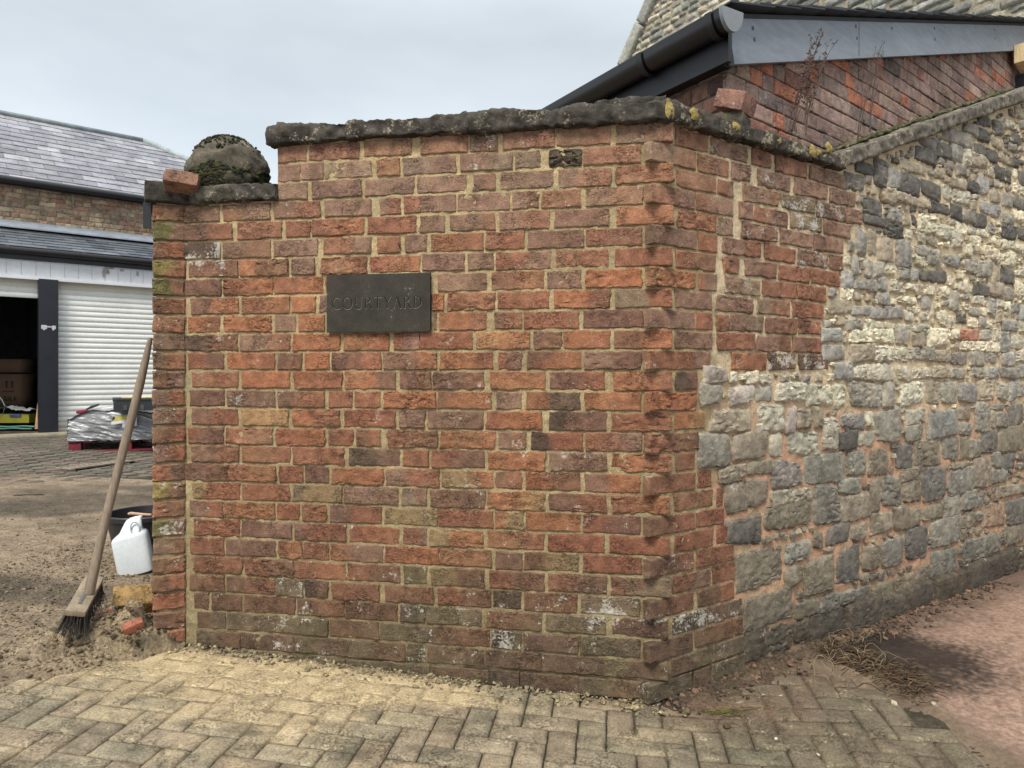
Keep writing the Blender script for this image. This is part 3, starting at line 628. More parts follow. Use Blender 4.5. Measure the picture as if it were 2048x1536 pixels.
# small black screw eye in a joint
hk = thing('screw_eye', tuple(float(v) for v in FR.P(FR.t(800), FR.z(800, 492), 0)), 'tiny black screw eye in a mortar joint above the plaque', 'hook')
a = Acc(); th = np.linspace(0, 2*math.pi, 15); t_, z_ = FR.t(800), FR.z(800, 489)
tube(a, [FR.P(t_+.0045*math.cos(h), z_+.0045*math.sin(h), .010) for h in th], .0014, 6, (.012, .012, .012, 0), 0)
tube(a, [FR.P(t_, z_-.004, .010), FR.P(t_-.002, z_-.012, .004), FR.P(t_-.003, z_-.014, -.01)], .0014, 6, (.012, .012, .012, 0), 0)
a.build('eye', MK_, hk)

# ------------------------------------------------------------------ stone ball with moss
bc = at(458, 353, 3.03); br = .167
tb = thing('stone_ball', (float(bc[0]), float(bc[1]), zrow(3)+.07), 'mossy round stone ball finial on the lower wall coping', 'stone ball')
a = Acc(); prof = [(br*math.sin(R(h)), -br*math.cos(R(h))*.98) for h in np.linspace(24, 180, 44)]
lathe(a, bc, prof, 64, (.092, .078, .058, .3), 0, .11, 26)
a.build('ball', MC_, tb)
a = Acc()
for _ in range(1100):
    ph = random.gauss(-1.75, .9); lat = random.uniform(-.62, .12)-.15*abs(math.sin(ph*2))
    if random.random() < .12: lat = random.uniform(.5, 1.4)
    n = np.array([math.cos(ph)*math.cos(lat), math.sin(ph)*math.cos(lat), math.sin(lat)]); r = random.uniform(.004, .010)*(1 if lat < .3 else .7)
    if bc[2]+n[2]*br < zrow(3)+.06: continue
    cc = random.choice([(.03, .032, .018), (.045, .05, .02), (.07, .08, .025), (.025, .026, .018), (.05, .045, .025)])
    rbox(a, bc+n*br*1.0, axes((n[1], -n[0]), 0, random.uniform(-1, 1)), (r, r*.95, r*.85), r*.5, r*.7, .003, (*cc, 0), 0, 110, random.randint(0, 99))
a.build('moss', MV_, tb)
# broken brick leaning on the lower coping and half brick on the corner coping
def loose_brick(name, label, c, ax, h, col, amp=.004, group=None, rnd=.003, lich=.2, seed=1):
    o = Acc(); rbox(o, c, ax, h, .008, rnd, amp, (*col, lich), 0, 30, seed, .3, amp*.8)
    ob = o.build(name, MB_, loc=tuple(float(v) for v in c), sharp=1); return tag(ob, label, 'brick', group)
loose_brick('broken_brick', 'tapered orange brick fragment leaning against the stone ball', at(365, 365, 2.84), axes((1, .25), -.12, -.3), (.062, .042, .026), (.23, .125, .085), .006, seed=3)
pb = at(1472, 207, 2.87)
a = Acc(); rbox(a, pb-np.array([0, 0, .085]), axes((.5, .8)), (.07, .045, .035), .012, .012, .006, (.07, .06, .045, 0), 0, 30, 3); a.build('mortar_bed', MM_, bw)
loose_brick('half_brick', 'pinkish half brick resting on the dark coping by the black fascia', pb, axes((.55, .83), 0.10, .34), (.090, .058, .034), (.31, .165, .125), .005, seed=5, lich=.4)

# ------------------------------------------------------------------ ground sheets
def heightgrid(name, x0, x1, y0, y1, n1_, n2_, hf, cf, m, kind='structure', label=None):
    X, Y = np.meshgrid(np.linspace(x0, x1, n1_), np.linspace(y0, y1, n2_), indexing='ij')
    Z = hf(X, Y); col = cf(X, Y)
    a = Acc(); a.add(np.stack([X, Y, Z], -1), [gridf(n1_, n2_)], np.concatenate([col, np.zeros(X.shape+(1,))], -1).reshape(-1, 4)); return a.build(name, m)
def P2(X, Y, s=1): return np.stack([X*s, Y*s, 0*X], -1)
def line_d(X, Y, a, b):          # signed distance to the line a-b (left positive)
    ax_, ay_ = b[0]-a[0], b[1]-a[1]; l = math.hypot(ax_, ay_); return (ax_*(Y-a[1])-ay_*(X-a[0]))/l
def rgb(c, X): return np.ones(X.shape+(1,))*np.array(c)
gA = gp(0, 1405); gB = gp(335, 1312)
def dirtmask(X, Y): return sst(line_d(X, Y, gA, gB)+.10*fbm(P2(X, Y, 4), 3, 8), -.02, .16)
def groundh(X, Y):
    return g(X, Y)-.03
far = heightgrid('ground', -60, 60, -10, 110, 121, 121, lambda X, Y: g(X, Y)-.05-.25*sst(np.hypot(X, Y), 15, 30), lambda X, Y: rgb((.2, .16, .12), X), MG_)
tag(far, kind='structure')
def dirt_h(X, Y):
    m = dirtmask(X, Y); r = fbm(P2(X, Y, 16), 5, 3, .62)
    near = sst(-Y, -4.6, -3.2)
    pile = .10*np.exp(-(((X+1.52)/.20)**2+((Y-2.86)/.15)**2))+.05*np.exp(-(((X+1.68)/.22)**2+((Y-2.74)/.14)**2))+.03*np.exp(-(((X+1.33)/.12)**2+((Y-2.78)/.07)**2))
    lumps = np.clip(fbm(P2(X, Y, 34), 4, 13, .6), -.3, 1)
    far_h = sst(Y, 5.0, 6.4)
    return g(X, Y)-.045+m*(.052+.012*r*(1-far_h)+.006*near*lumps)+pile*(1+.75*np.clip(fbm(P2(X, Y, 24), 4, 18), -.3, 1)+.3*lumps+.25*r)*sst(m, .0, .3)
def dirt_c(X, Y):
    b1 = sst(fbm(P2(X, Y*1.0, 1.7), 4, 22), -.05, .35)[..., None]
    base = np.array([.245, .185, .125])*(1-b1*.25)
    dk = sst(fbm(P2(X*.7, Y, 1.15), 3, 52)+.25*sst(Y, 4.6, 5.6)-.1, .10, .32)[..., None]
    base = base*(1-dk*.62)+np.array([.055, .048, .04])*dk*.4
    pile = np.exp(-(((X+1.55)/.3)**2+((Y-2.83)/.24)**2))[..., None]
    return base*(1-pile*.35)+np.array([.26, .21, .12])*pile*.5
def dirtgrid(x0, x1, y0, y1, c, nm):
    o = heightgrid(nm, x0, x1, y0, y1, int((x1-x0)/c), int((y1-y0)/c), dirt_h, dirt_c, MG_); return tag(o, kind='structure')
dirtgrid(-3.5, -.95, 2.2, 4.4, .0075, 'soil')
dirtgrid(-6.5, -1.3, 4.38, 6.6, .018, 'soil')
# cobbled yard in front of the garage
def cob(X, Y): 
    c = rgb((.14, .115, .085), X); n = fbm(P2(X, Y, 1.3), 3, 9)[..., None]; return c*(1+.5*n)
yard = Acc(); e1 = np.array([.761, .6487]); e2 = np.array([-.6487, .761])
for i in range(-26, 22):
    for j in range(-10, 34):
        if i % 2 == 0 and False: continue
        c = np.array([-6.0, 8.3])+e1*(i*.22+(.11 if j % 2 else 0))+e2*(j*.115-1.6)
        if not (5.9 < c[1] < 11.2 and -10 < c[0] < -2.0): continue
        if abs(c[0]/c[1]) > .85: continue
        zc = float(g(c[0], c[1])); cc = vary(random.choice([(.13, .11, .085), (.11, .095, .075), (.15, .11, .09), (.135, .12, .095), (.10, .09, .07)]), .2)
        V = []
        hx, hy = .106, .053; zt = zc+.006+random.uniform(-.003, .003)
        for (sx, sy) in ((-1, -1), (1, -1), (1, 1), (-1, 1)): p = c+e1*hx*sx+e2*hy*sy; V.append((p[0], p[1], zc-.03))
        for (sx, sy) in ((-1, -1), (1, -1), (1, 1), (-1, 1)): p = c+e1*hx*sx*.95+e2*hy*sy*.9; V.append((p[0], p[1], zt))
        yard.add(V, [np.array([[0, 1, 5, 4], [1, 2, 6, 5], [2, 3, 7, 6], [3, 0, 4, 7], [4, 5, 6, 7]])], (*cc, .2))
tag(yard.build('yard_paving', MP_, smooth=False), kind='structure')
# fine near base under the paving joints (sand-filled joints)
def sandmask(X, Y):
    n = fbm(P2(X, Y, 2.6), 4, 61); n2 = fbm(P2(X*1.0, Y, 22), 4, 62, .6)
    ctr = np.exp(-(((X+.85)/.75)**2+((Y-2.62)/.26)**2))
    band = np.exp(-((FR_d(X, Y)-.15)/.10)**2)*sst(-X, -.2, .35)
    rt = np.exp(-(((X-.47)/.20)**2+((Y-2.33)/.16)**2))
    dust = .34*sst(-X, -.3, .6)
    return np.clip(.75*sst(n*.8+n2*.55+ctr*.85+band*.7+rt*.7+dust, .30, 1.0)+.3*sst(ctr+band+n2*.5, .7, 1.1), 0, 1)
def FR_d(X, Y): return (X-FR.O[0])*FR.n[0]+(Y-FR.O[1])*FR.n[1]
def redmask(X, Y):
    return np.exp(-(((X-.78)/.30)**2+((Y-2.50)/.14)**2))+.8*np.exp(-(((X-1.2)/.22)**2+((Y-2.75)/.16)**2))
def joint_h(X, Y):
    s = sandmask(X, Y); base = g(X, Y)-.0095+.0075*s+.0015*fbm(P2(X, Y, 90), 3, 6)
    wall = np.exp(-(np.clip(np.minimum(np.abs(FR_d(X, Y)), 9), 0, 9)/.05)**2)
    dS = (X-SD.O[0])*SD.n[0]+(Y-SD.O[1])*SD.n[1]
    w2 = np.exp(-((dS-.03)/.09)**2)*sst(X, .5, .7)
    return base+.007*wall*(1+fbm(P2(X, Y, 30), 3, 7))+.022*w2*(1+.7*fbm(P2(X, Y, 34), 4, 7))
def joint_c(X, Y):
    s = sandmask(X, Y)[..., None]; r = np.clip(redmask(X, Y), 0, 1)[..., None]
    dS = (X-SD.O[0])*SD.n[0]+(Y-SD.O[1])*SD.n[1]; w2 = (np.exp(-((dS-.03)/.10)**2)*sst(X, .5, .7))[..., None]
    n = fbm(P2(X, Y, 40), 4, 17)[..., None]
    c = np.array([.06, .05, .033])*(1-s)+np.array([.46, .36, .21])*s
    c = c*(1-r*.8)+np.array([.22, .13, .085])*r*.8
    c = c*(1-w2*.8)+np.array([.10, .07, .045])*w2*.8
    dk_ = np.exp(-((FR_d(X, Y)-.0)/.035)**2)[..., None]*(X < .6)[..., None]; c = c*(1-.85*dk_)  # narrow strip along the wall: contact shadow and damp put into the ground colour
    return c*(1+.35*n)
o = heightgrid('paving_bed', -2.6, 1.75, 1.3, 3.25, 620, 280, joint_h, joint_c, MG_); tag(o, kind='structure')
pv = Acc(); WB = .094; e1 = np.array([.137, .9906]); e2 = np.array([.9906, -.137]); org = gp(1160, 1411)[:2]
def bnd(Y): return float(np.interp(Y, [1.3, 2.15, 2.62, 2.91, 3.2], [1.52, 1.47, 1.40, 1.18, 1.1]))
def paver(i0, j0, wi, wj):
    gap = .0034; cx = org+e2*((i0+wi/2)*WB)+e1*((j0+wj/2)*WB)
    if cx[0] > bnd(cx[1]) or cx[0] < -2.5 or cx[1] < 1.35 or cx[1] > 3.2: return
    if FR_d(*cx) < -.09 and cx[0] < .6: return
    if abs(cx[0]) > .76*cx[1]+.25: return
    na, nb = (9, 5) if wi > wj else (5, 9)
    na = int(na*1.7); nb = int(nb*1.7)
    ha, hb = wi*WB/2-gap, wj*WB/2-gap; a = np.linspace(-1, 1, na); b = np.linspace(-1, 1, nb)
    a = np.concatenate([[-1], a, [1]]); b = np.concatenate([[-1], b, [1]]); A, B = np.meshgrid(a, b, indexing='ij')
    U = A*ha; V = B*hb; rot = random.uniform(-.012, .012)
    X = cx[0]+e2[0]*(U-rot*V)+e1[0]*(V+rot*U); Y = cx[1]+e2[1]*(U-rot*V)+e1[1]*(V+rot*U)
    X = X+.0012*vn(P2(X, Y, 60), 1); Y = Y+.0012*vn(P2(X, Y, 60), 2)
    ed = np.minimum((1-abs(A))*ha, (1-abs(B))*hb); bev = .005
    tz = random.uniform(-.0016, .0016); ta, tb2 = random.uniform(-.02, .02), random.uniform(-.02, .02)
    Z = g(X, Y)+tz+ta*U*.5+tb2*V*.5-.0042*(1-np.clip(ed/bev, 0, 1))**1.5+.0011*fbm(P2(X, Y, 70), 4, 3)
    ring = np.zeros_like(A, bool); ring[0] = ring[-1] = True; ring[:, 0] = ring[:, -1] = True; Z[ring] -= .03
    base = vary(random.choice([(.245, .20, .135), (.26, .212, .14), (.22, .182, .125), (.235, .185, .125), (.225, .19, .13), (.27, .22, .15)]), .07)
    s = sandmask(X, Y)[..., None]*.92; r = np.clip(redmask(X, Y), 0, 1)[..., None]
    n = fbm(P2(X, Y, 26), 4, 19)[..., None]
    dstk = sst(fbm(P2(X*1.4-Y, Y*5+X, 3.2), 3, 91), .12, .4)[..., None]*sst(-X, -.4, .1)[..., None]
    c = base*(1+.3*n)*(1-.28*dstk); c = c*(1-s)+np.array([.45, .35, .21])*(1+.2*n)*s
    c = c*(1-r*.55)+np.array([.24, .14, .09])*r*.55
    c = c*(1-.42*sst(X, .15, .8))[..., None]
    pv.add(np.stack([X, Y, Z], -1), [gridf(*A.shape)], np.concatenate([np.clip(c, 0, 1), np.full(A.shape+(1,), random.uniform(.1, .4))], -1).reshape(-1, 4))
for i in range(-36, 22):
    for j in range(-16, 14):
        d = (i-j) % 4
        if d == 0: paver(i, j, 2, 1)
        elif d == 3: paver(i, j, 1, 2)
tag(pv.build('block_paving', MP_), kind='structure')
# pinkish concrete on the right
def conc_edge(X, Y): return X-np.interp(Y, [1.3, 2.15, 2.62, 2.91, 3.2, 6], [1.55, 1.50, 1.43, 1.20, 1.1, 1.0])
def conc_h(X, Y):
    return g(X, Y)-.009+.013*sst(conc_edge(X, Y)+.03*fbm(P2(X, Y, 9), 3, 5), -.03, .05)+.0012*fbm(P2(X, Y, 50), 4, 3)+.02*np.exp(-((conc_edge(X, Y)-.02)/.12)**2)*sst(Y, 2.55, 2.8)*(.6+.8*fbm(P2(X, Y, 26), 4, 8))
def conc_c(X, Y):
    n = fbm(P2(X, Y, 5), 4, 33)[..., None]; sp = fbm(P2(X, Y, 70), 2, 34)[..., None]
    c = np.array([.245, .160, .118])*(1+.25*n+.5*sp)
    st = np.exp(-(((X-1.60+.25*(Y-3.0))/.40)**2+((Y-2.98)/.42)**2))
    st = sst(st+.28*fbm(P2(X, Y, 6), 4, 35)+.26*fbm(P2(X, Y, 70), 2, 36), .18, .8)[..., None]
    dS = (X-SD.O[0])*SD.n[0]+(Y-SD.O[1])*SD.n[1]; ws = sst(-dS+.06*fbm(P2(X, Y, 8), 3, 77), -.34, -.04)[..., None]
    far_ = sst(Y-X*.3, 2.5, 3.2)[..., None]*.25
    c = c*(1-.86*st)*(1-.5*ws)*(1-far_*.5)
    ed = sst(-conc_edge(X, Y), -.12, -.01)[..., None]
    return c*(1-ed*.8)+np.array([.12, .09, .06])*(1+.5*n)*ed*.8
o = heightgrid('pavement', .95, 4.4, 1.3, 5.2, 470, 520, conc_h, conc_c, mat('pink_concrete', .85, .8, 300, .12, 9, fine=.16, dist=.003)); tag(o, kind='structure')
# crumbs of soil and stone, uncountable
cr_ = Acc()
def pebble(acc, p, r, col, seed):
    ax_ = axes((math.cos(seed), math.sin(seed)), random.uniform(-.6, .6), random.uniform(-.6, .6))
    rbox(acc, p, ax_, (r*random.uniform(.8, 1.6), r, r*random.uniform(.5, .8)), r*.7, r*.35, r*.35, (*col, 0), 0, 1.2/r, seed % 97)
for q in range(7600):
    if q < 2000 or q > 3600: X = random.uniform(-2.7, -1.05); Y = random.uniform(2.3, 4.3)
    elif q < 2900: X = random.gauss(-1.53, .16); Y = random.gauss(2.82, .13)
    else: X = random.uniform(-3.6, -1.5); Y = random.uniform(3.5, 5.5)
    if float(dirtmask(np.array(X), np.array(Y))) < .35 and random.random() < .8: continue
    if FR_d(X, Y) < .0 and X > -1.40: continue
    r = abs(random.gauss(0, .0024))+.0012
    if q >= 2000 and q < 2900: r *= 1.6
    z = float(dirt_h(np.array(X), np.array(Y))); cc = vary(random.choice([(.20, .15, .09), (.15, .11, .07), (.26, .20, .13), (.10, .08, .05)]), .25)
    pebble(cr_, (X, Y, z+r*.2), r, cc, q)
for q in range(700):             # crumbs along the wall foot
    s = random.uniform(-.1, 1.9); X, Y = FR.P(s, 0, abs(random.gauss(0, .05)))[:2]; r = abs(random.gauss(0, .0028))+.0012
    pebble(cr_, (X, Y, float(g(X, Y))+.004), r, vary(random.choice([(.4, .33, .19), (.2, .16, .1), (.3, .25, .15)]), .2), q)
for q in range(900):
    s = random.uniform(0., 2.6); X, Y = SD.P(s, 0, abs(random.gauss(0, .07)))[:2]; r = abs(random.gauss(0, .0045))+.0015
    pebble(cr_, (X, Y, float(g(X, Y))+.008), r, vary(random.choice([(.12, .08, .05), (.2, .12, .08), (.08, .06, .045)]), .2), q)
tag(cr_.build('soil_crumbs', MG_), 'loose brown soil crumbs and grit strewn along the wall foot', 'soil', kind='stuff')
# dead root mat and twigs by the flint wall
rt = Acc(); pc = gp(1700, 1345)
for q in range(520):
    u = random.random(); base = gp(1640+190*u+random.gauss(0, 14), 1302+82*u+random.gauss(0, 13))
    an = random.gauss(-.55, .5); L_ = random.uniform(.03, .11); hh = random.uniform(.004, .03)
    pts = [base+np.array([L_*w*math.cos(an+.6*w), L_*w*math.sin(an+.6*w), .004+hh*math.sin(w*math.pi)*1.0+.012*random.random()]) for w in np.linspace(0, 1, 5)]
    tube(rt, pts, random.uniform(.0007, .0022), 4, (*vary(random.choice([(.055, .034, .022), (.035, .025, .018), (.08, .05, .03), (.13, .09, .05)]), .2), 0), 0, cap=False)
for q in range(26):
    base = gp(1700+random.uniform(-60, 90), 1320+random.uniform(-40, 30)); an = random.uniform(0, 6.28); L_ = random.uniform(.05, .13)
    pts = [base+np.array([L_*w*math.cos(an+1.5*w), L_*w*math.sin(an+1.5*w), .01+.05*math.sin(w*math.pi)*random.uniform(.7, 1)]) for w in np.linspace(0, 1, 8)]
    tube(rt, pts, .0007, 4, (.30, .24, .15, 0), 0, cap=False)
for q in range(70):
    base = gp(1440+random.gauss(0, 18), 1427+random.gauss(0, 4)); an = random.gauss(.2, .25); L_ = random.uniform(.02, .06)
    tube(rt, [base+np.array([L_*w*math.cos(an), L_*w*math.sin(an)*.5, .004+.006*random.random()]) for w in (0, .5, 1)], .0012, 4, (.10, .09, .03, 0), 0, cap=False)
tag(rt.build('root_mat', MF_), 'tangle of dead brown roots and grass lying at the foot of the flint wall', 'roots', kind='stuff')
for q, (x, y, r, lb) in enumerate(((1788, 1411, .011, 'long pale flint chip lying beyond the root tangle'), (1868, 1412, .009, 'pale flint chip at the edge of the pink concrete'), (1835, 1408, .005, 'tiny pale stone chip between two larger flint chips'),
                        (1636, 1512, .006, 'pale stone chip on the dark block paving near the bottom edge'), (1380, 1388, .004, 'tiny white pebble close under the brick wall corner'), (1552, 1480, .005, 'flat pale pebble on the paving left of the dark blocks'))):
    p = gp(x, y); a = Acc(); pebble(a, p+np.array([0, 0, r*.5+.002]), r, (.40, .35, .25), q*7+1); tag(a.build('stone_chip', MS_, loc=tuple(float(v) for v in p)), lb, 'pebble', 'pale stone chips on the ground')

# ------------------------------------------------------------------ broom
hA, hB = at(301, 676, 2.93), at(177, 1186, 2.80)
gb = gp(150, 1262)
bm = thing('broom', (float(gb[0]), float(gb[1]), float(gb[2])), 'wooden yard broom with long handle leaning on the left end of the brick wall', 'broom')
a = Acc(); n = 12; pts = [hA+(hB-hA)*w+np.array([.003*math.sin(w*7), 0, 0]) for w in np.linspace(0, 1, n)]
tube(a, pts, [.009, .014]+[.0165]*(n-4)+[.018, .020], 12, (.20, .155, .115, 0)); a.build('handle', MO_, bm)
h0, h1 = at(150, 1228, 2.66), at(189, 1156, 2.95); hc = (h0+h1)/2; hu = h1-h0; hl = np.linalg.norm(hu); hu = hu/hl
hd = np.cross(hu, (hA-hB)/np.linalg.norm(hA-hB)); hd /= np.linalg.norm(hd); hn = np.cross(hd, hu); hn = hn if hn[2] > 0 else -hn
hd = np.cross(hn, hu)
a = Acc(); rbox(a, hc, (hu, hd, hn), (hl/2, .036, .013), .012, .008, .001, (.24, .19, .135, 0), 0, 20, 4); a.build('head', MO_, bm)
a = Acc(); rbox(a, hc+hn*.013+hu*-.03, (hu, hd, hn), (.07, .006, .003), .02, .001, 0, (.10, .10, .10, 0)); tube(a, [hB-np.array([0, 0, .004]), hB+(hA-hB)/np.linalg.norm(hA-hB)*.05], [.020, .017], 12, (.16, .14, .12, 0)); a.build('socket', MK_, bm)
a = Acc()
for i in range(34):
    for j in range(7):
        for q in range(3):
            w = (i/33-.5)*hl*.95; v = (j/6-.5)*.062
            p0 = hc+hu*w+hd*v-hn*.010; L_ = random.uniform(.065, .09)
            sp_ = hd*(v*.45+random.gauss(0, .006))+hu*(random.gauss(0, .006)+w*.12)
            p1 = p0-hn*L_*.5+sp_*.5; p2 = p0-hn*L_+sp_*1.3
            tube(a, [p0, p1, p2], [.0013, .0011, .0008], 3, (*vary((.055, .048, .045), .4), 0), 0, cap=False)
a.build('bristles', MF_, bm)

# ------------------------------------------------------------------ bucket, trowel, container, loose bricks
bk = gp(290, 1112); bx, by, bz = bk
bx, by = -2.02+.0, 4.02
bk = np.array([bx, by, float(g(bx, by))+.005]); topz = EYE+(HY-1022)/F*by
H_ = topz-bk[2]; rt_ = (290-218)/F*by*.98
bcx = (290-1024)/F*by; bk[0] = bcx
bu = thing('bucket', tuple(float(v) for v in bk), 'round black builder bucket standing behind the white container', 'bucket')
a = Acc(); r0 = rt_*.72
lathe(a, bk, [(0.001, 0.004), (r0*.95, .004), (r0, .012), (rt_*.96, H_-.03), (rt_*.96, H_-.028), (rt_*.94, H_-.028), (r0*.97, .02), (0.001, .016)], 48, (.018, .018, .020, 0)); a.build('body', MPL_, bu)
a = Acc(); lathe(a, bk, [(rt_*.94, H_-.03), (rt_*1.0, H_-.032), (rt_*1.03, H_-.026), (rt_*1.035, H_-.006), (rt_*1.01, H_), (rt_*.96, H_-.002), (rt_*.94, H_-.03)], 48, (.022, .022, .025, 0)); a.build('rim', MPL_, bu)
a = Acc(); hp = at(240, 1090, by-.17); tube(a, [hp, hp+np.array([.045, -.01, -.012])], .006, 8, (.7, .7, .7, 0)); tube(a, [hp+np.array([.04, -.01, -.01]), hp+np.array([.05, .02, .1])], .002, 6, (.2, .2, .2, 0)); a.build('carry_handle', MPL_, bu)
# dark mortar in the bucket
a = Acc(); lathe(a, bk, [(0.001, H_-.06), (rt_*.5, H_-.062), (rt_*.92, H_-.075)], 30, (.05, .045, .04, 0), 0, .03, 40); tag(a.build('mortar_mix', MG_, loc=tuple(float(v) for v in bk)), 'dark wet mortar filling the black bucket', 'mortar')
tr = thing('trowel', tuple(float(v) for v in at(258, 1028, by-.02)), 'wooden handled pointing trowel lying across the bucket rim', 'trowel')
a = Acc(); tube(a, [at(257, 1028, by-.10), at(262, 1027, by-.10), at(285, 1029, by-.09), at(303, 1030, by-.08)], [.008, .0095, .008, .007], 10, (.42, .27, .18, 0)); a.build('handle', MO_, tr)
a = Acc(); tube(a, [at(303, 1030, by-.08), at(316, 1026, by-.07), at(330, 1033, by-.06)], .003, 8, (.5, .5, .5, 0)); rbox(a, at(350, 1034, by-.05), axes((1, .1)), (.06, .03, .001), .02, .0008, 0, (.4, .4, .4, 0)); a.build('blade', mat('steel', .35, .1, 30, .1, 5, metal=1), tr)
# white container (jerry can)
jb = gp(275, 1146); jy = jb[1]
jc = thing('plastic_container', tuple(float(v) for v in jb), 'white plastic jerry can leaning against the black bucket', 'container')
a = Acc(); lean = R(-12)
ax_ = axes((1, .35)); Rz = axes((1, .35), 0, 0)
def jp(u, w, v): # u across, w up, v depth; tilt in picture plane
    uu = u*math.cos(lean)+w*math.sin(lean); ww = -u*math.sin(lean)+w*math.cos(lean)
    return jb+Rz[0]*uu+Rz[1]*(v+w*.18)+np.array([0, 0, ww])
hh = 108/F*jy; hw = 33/F*jy
secs = [(0, .86, .82), (.02, .97, .97), (.04, 1, 1), (.66, 1.0, 1), (.70, .96, .97), (.735, .84, .9), (.76, .70, .8), (.80, .62, .7), (.93, .50, .5), (.985, .42, .42), (1.0, .34, .3)]
V = []; n = 32
for (w, sx, sy) in secs:
    for q in range(n):
        th = 2*math.pi*q/n; cx_ = math.copysign(abs(math.cos(th))**.42, math.cos(th)); cy_ = math.copysign(abs(math.sin(th))**.42, math.sin(th))
        off = 1.1*hw*max(0, (w-.68)/.32)
        V.append(jp(cx_*hw*sx+off*.4, w*hh, cy_*hw*.7*sy))
m = len(secs); q4 = [[i*n+j, i*n+(j+1) % n, (i+1)*n+(j+1) % n, (i+1)*n+j] for i in range(m-1) for j in range(n)]
a.add(np.array(V), [np.array(q4), np.array([list(range(n))[::-1]]), np.array([list(range((m-1)*n, m*n))])], (.54, .58, .61, 0)); a.build('body', MPL_, jc)
a = Acc()
hp = [jp(hw*(.44+.24*math.cos(h)), hh*(.82+.12*math.sin(h)), -hw*.52-.004*1) for h in np.linspace(0, 2*math.pi, 13)]
tube(a, hp, .0045, 8, (.40, .44, .47, 0)); a.build('grip', MPL_, jc)
a = Acc(); p0 = jp(-hw*.9, hh*.42, -.0); rbox(a, jp(hw*.55, hh*.86+.03, 0), axes((1, .3)), (.016, .016, .012), .01, .006, 0, (.7, .7, .72, 0)); a.build('cap', MPL_, jc)
p = gp(272, 1226)
loose_brick('loose_brick', 'ochre topped loose brick lying flat beside the wall end', at(272, 1199, 3.06), axes((.90, .44), -.05, .52), (.086, .056, .030), (.30, .19, .075), .004, lich=.1, seed=8)
loose_brick('brick_chunk', 'pale pink brick chunk poking from the soil heap beside the broom', at(206, 1229, 2.84), axes((.8, .6), .25, .1), (.035, .02, .018), (.36, .17, .13), .004, seed=9)
loose_brick('brick_shard', 'red brick shard half buried on the soil heap', at(266, 1252, 2.72), axes((.85, .5), .28, .3), (.036, .02, .014), (.27, .10, .06), .003, seed=12)

# ------------------------------------------------------------------ garage building on the left
u1 = np.array([.761, .6487])
GF = Frame((-6.54, 10.0), tuple(u1)); gn = GF.n
gz = .334
gar = thing('garage_building', (-6.54, 10.0, gz), 'brick and slate garage building with white roller shutters and black posts', 'building')
gb0, gb1 = -3.2, 3.6
a = Acc(); rbox(a, GF.P((gb0+gb1)/2, 2.64, .0), axes(u1), ((gb1-gb0)/2, .02, .115), .5, .002, 0, (.62, .64, .68, 0))
for i in range(40): 
    t = gb0+i*.17; rbox(a, GF.P(t, 2.645, .0215), axes(u1), (.002, .0015, .10), .3, .0005, 0, (.30, .32, .35, 0))
rbox(a, GF.P((gb0+gb1)/2, 2.51, .015), axes(u1), ((gb1-gb0)/2, .03, .02), .5, .003, 0, (.66, .68, .72, 0))
a.build('fascia_boarding', MW_, gar)
a = Acc()
for (x, y, w, h) in ((211, 540, .05, .06), (207, 548, .03, .06), (222, 536, .05, .025), (243, 541, .04, .025), (274, 548, .02, .05), (216, 545, .02, .04)):
    t = GF.t(x); z = GF.z(x, y); n = 12; th = np.linspace(0, 6.283, n, endpoint=False)
    a.add([GF.P(t+w*math.cos(q)*(.6+.5*random.random()), z+h*math.sin(q)*(.6+.5*random.random()), .0265) for q in th], [np.array([list(range(n))])], (.30, .29, .27, 0))
a.build('peeling_paint', MW_, gar, smooth=False)
a = Acc(); tp = GF.t(96); rbox(a, GF.P(tp, (gz+2.5)/2-.02, .0), axes(u1), (.118, .06, (2.5-gz)/2+.03), .1, .006, .001, (.012, .014, .022, 0)); 
a.build('post', MK_, gar)
for t_ in (gb1-.1, -2.9):
    a = Acc(); rbox(a, GF.P(t_, (gz+2.5)/2-.02, 0), axes(u1), (.11, .06, (2.5-gz)/2+.03), .3, .004, 0, (.012, .014, .022, 0)); a.build('post', MK_, gar)
a = Acc(); t = GF.t(97); z = GF.z(97, 655)
for dx, dz, w, h in ((-.06, 0, .035, .028), (.055, 0, .025, .025), (0, .006, .03, .010), (-.06, -.02, .015, .022), (.05, -.02, .012, .022)):
    rbox(a, GF.P(t+dx, z+dz, .064), axes(u1), (w, .004, h), .02, .004, .002, (.5, .5, .52, 0), 0, 60)
a.build('latch', MW_, gar)
# roller shutters: ribbed curtain
def shutter(t0, t1, z0, z1, nm):
    a = Acc(); ns = int((z1-z0)/.0085)+2; zs = np.linspace(z0, z1, ns); ph = ((zs-gz)/.076) % 1
    d = -.06+.013*np.abs(np.sin(ph*math.pi))**.7; ts = np.linspace(t0, t1, 6)
    T, Z = np.meshgrid(ts, zs, indexing='ij'); D = np.tile(d, (6, 1))
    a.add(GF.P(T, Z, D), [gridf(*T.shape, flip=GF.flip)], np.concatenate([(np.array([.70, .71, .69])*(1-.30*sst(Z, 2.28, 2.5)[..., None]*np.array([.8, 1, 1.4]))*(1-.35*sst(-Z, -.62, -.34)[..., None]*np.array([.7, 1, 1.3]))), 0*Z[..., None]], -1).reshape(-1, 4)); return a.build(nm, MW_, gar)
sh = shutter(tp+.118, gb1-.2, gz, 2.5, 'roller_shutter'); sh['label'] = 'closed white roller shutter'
sh = shutter(-2.8, tp-.118, GF.z(40, 594), 2.5, 'roller_shutter'); sh['label'] = 'raised white roller shutter above the dark opening'
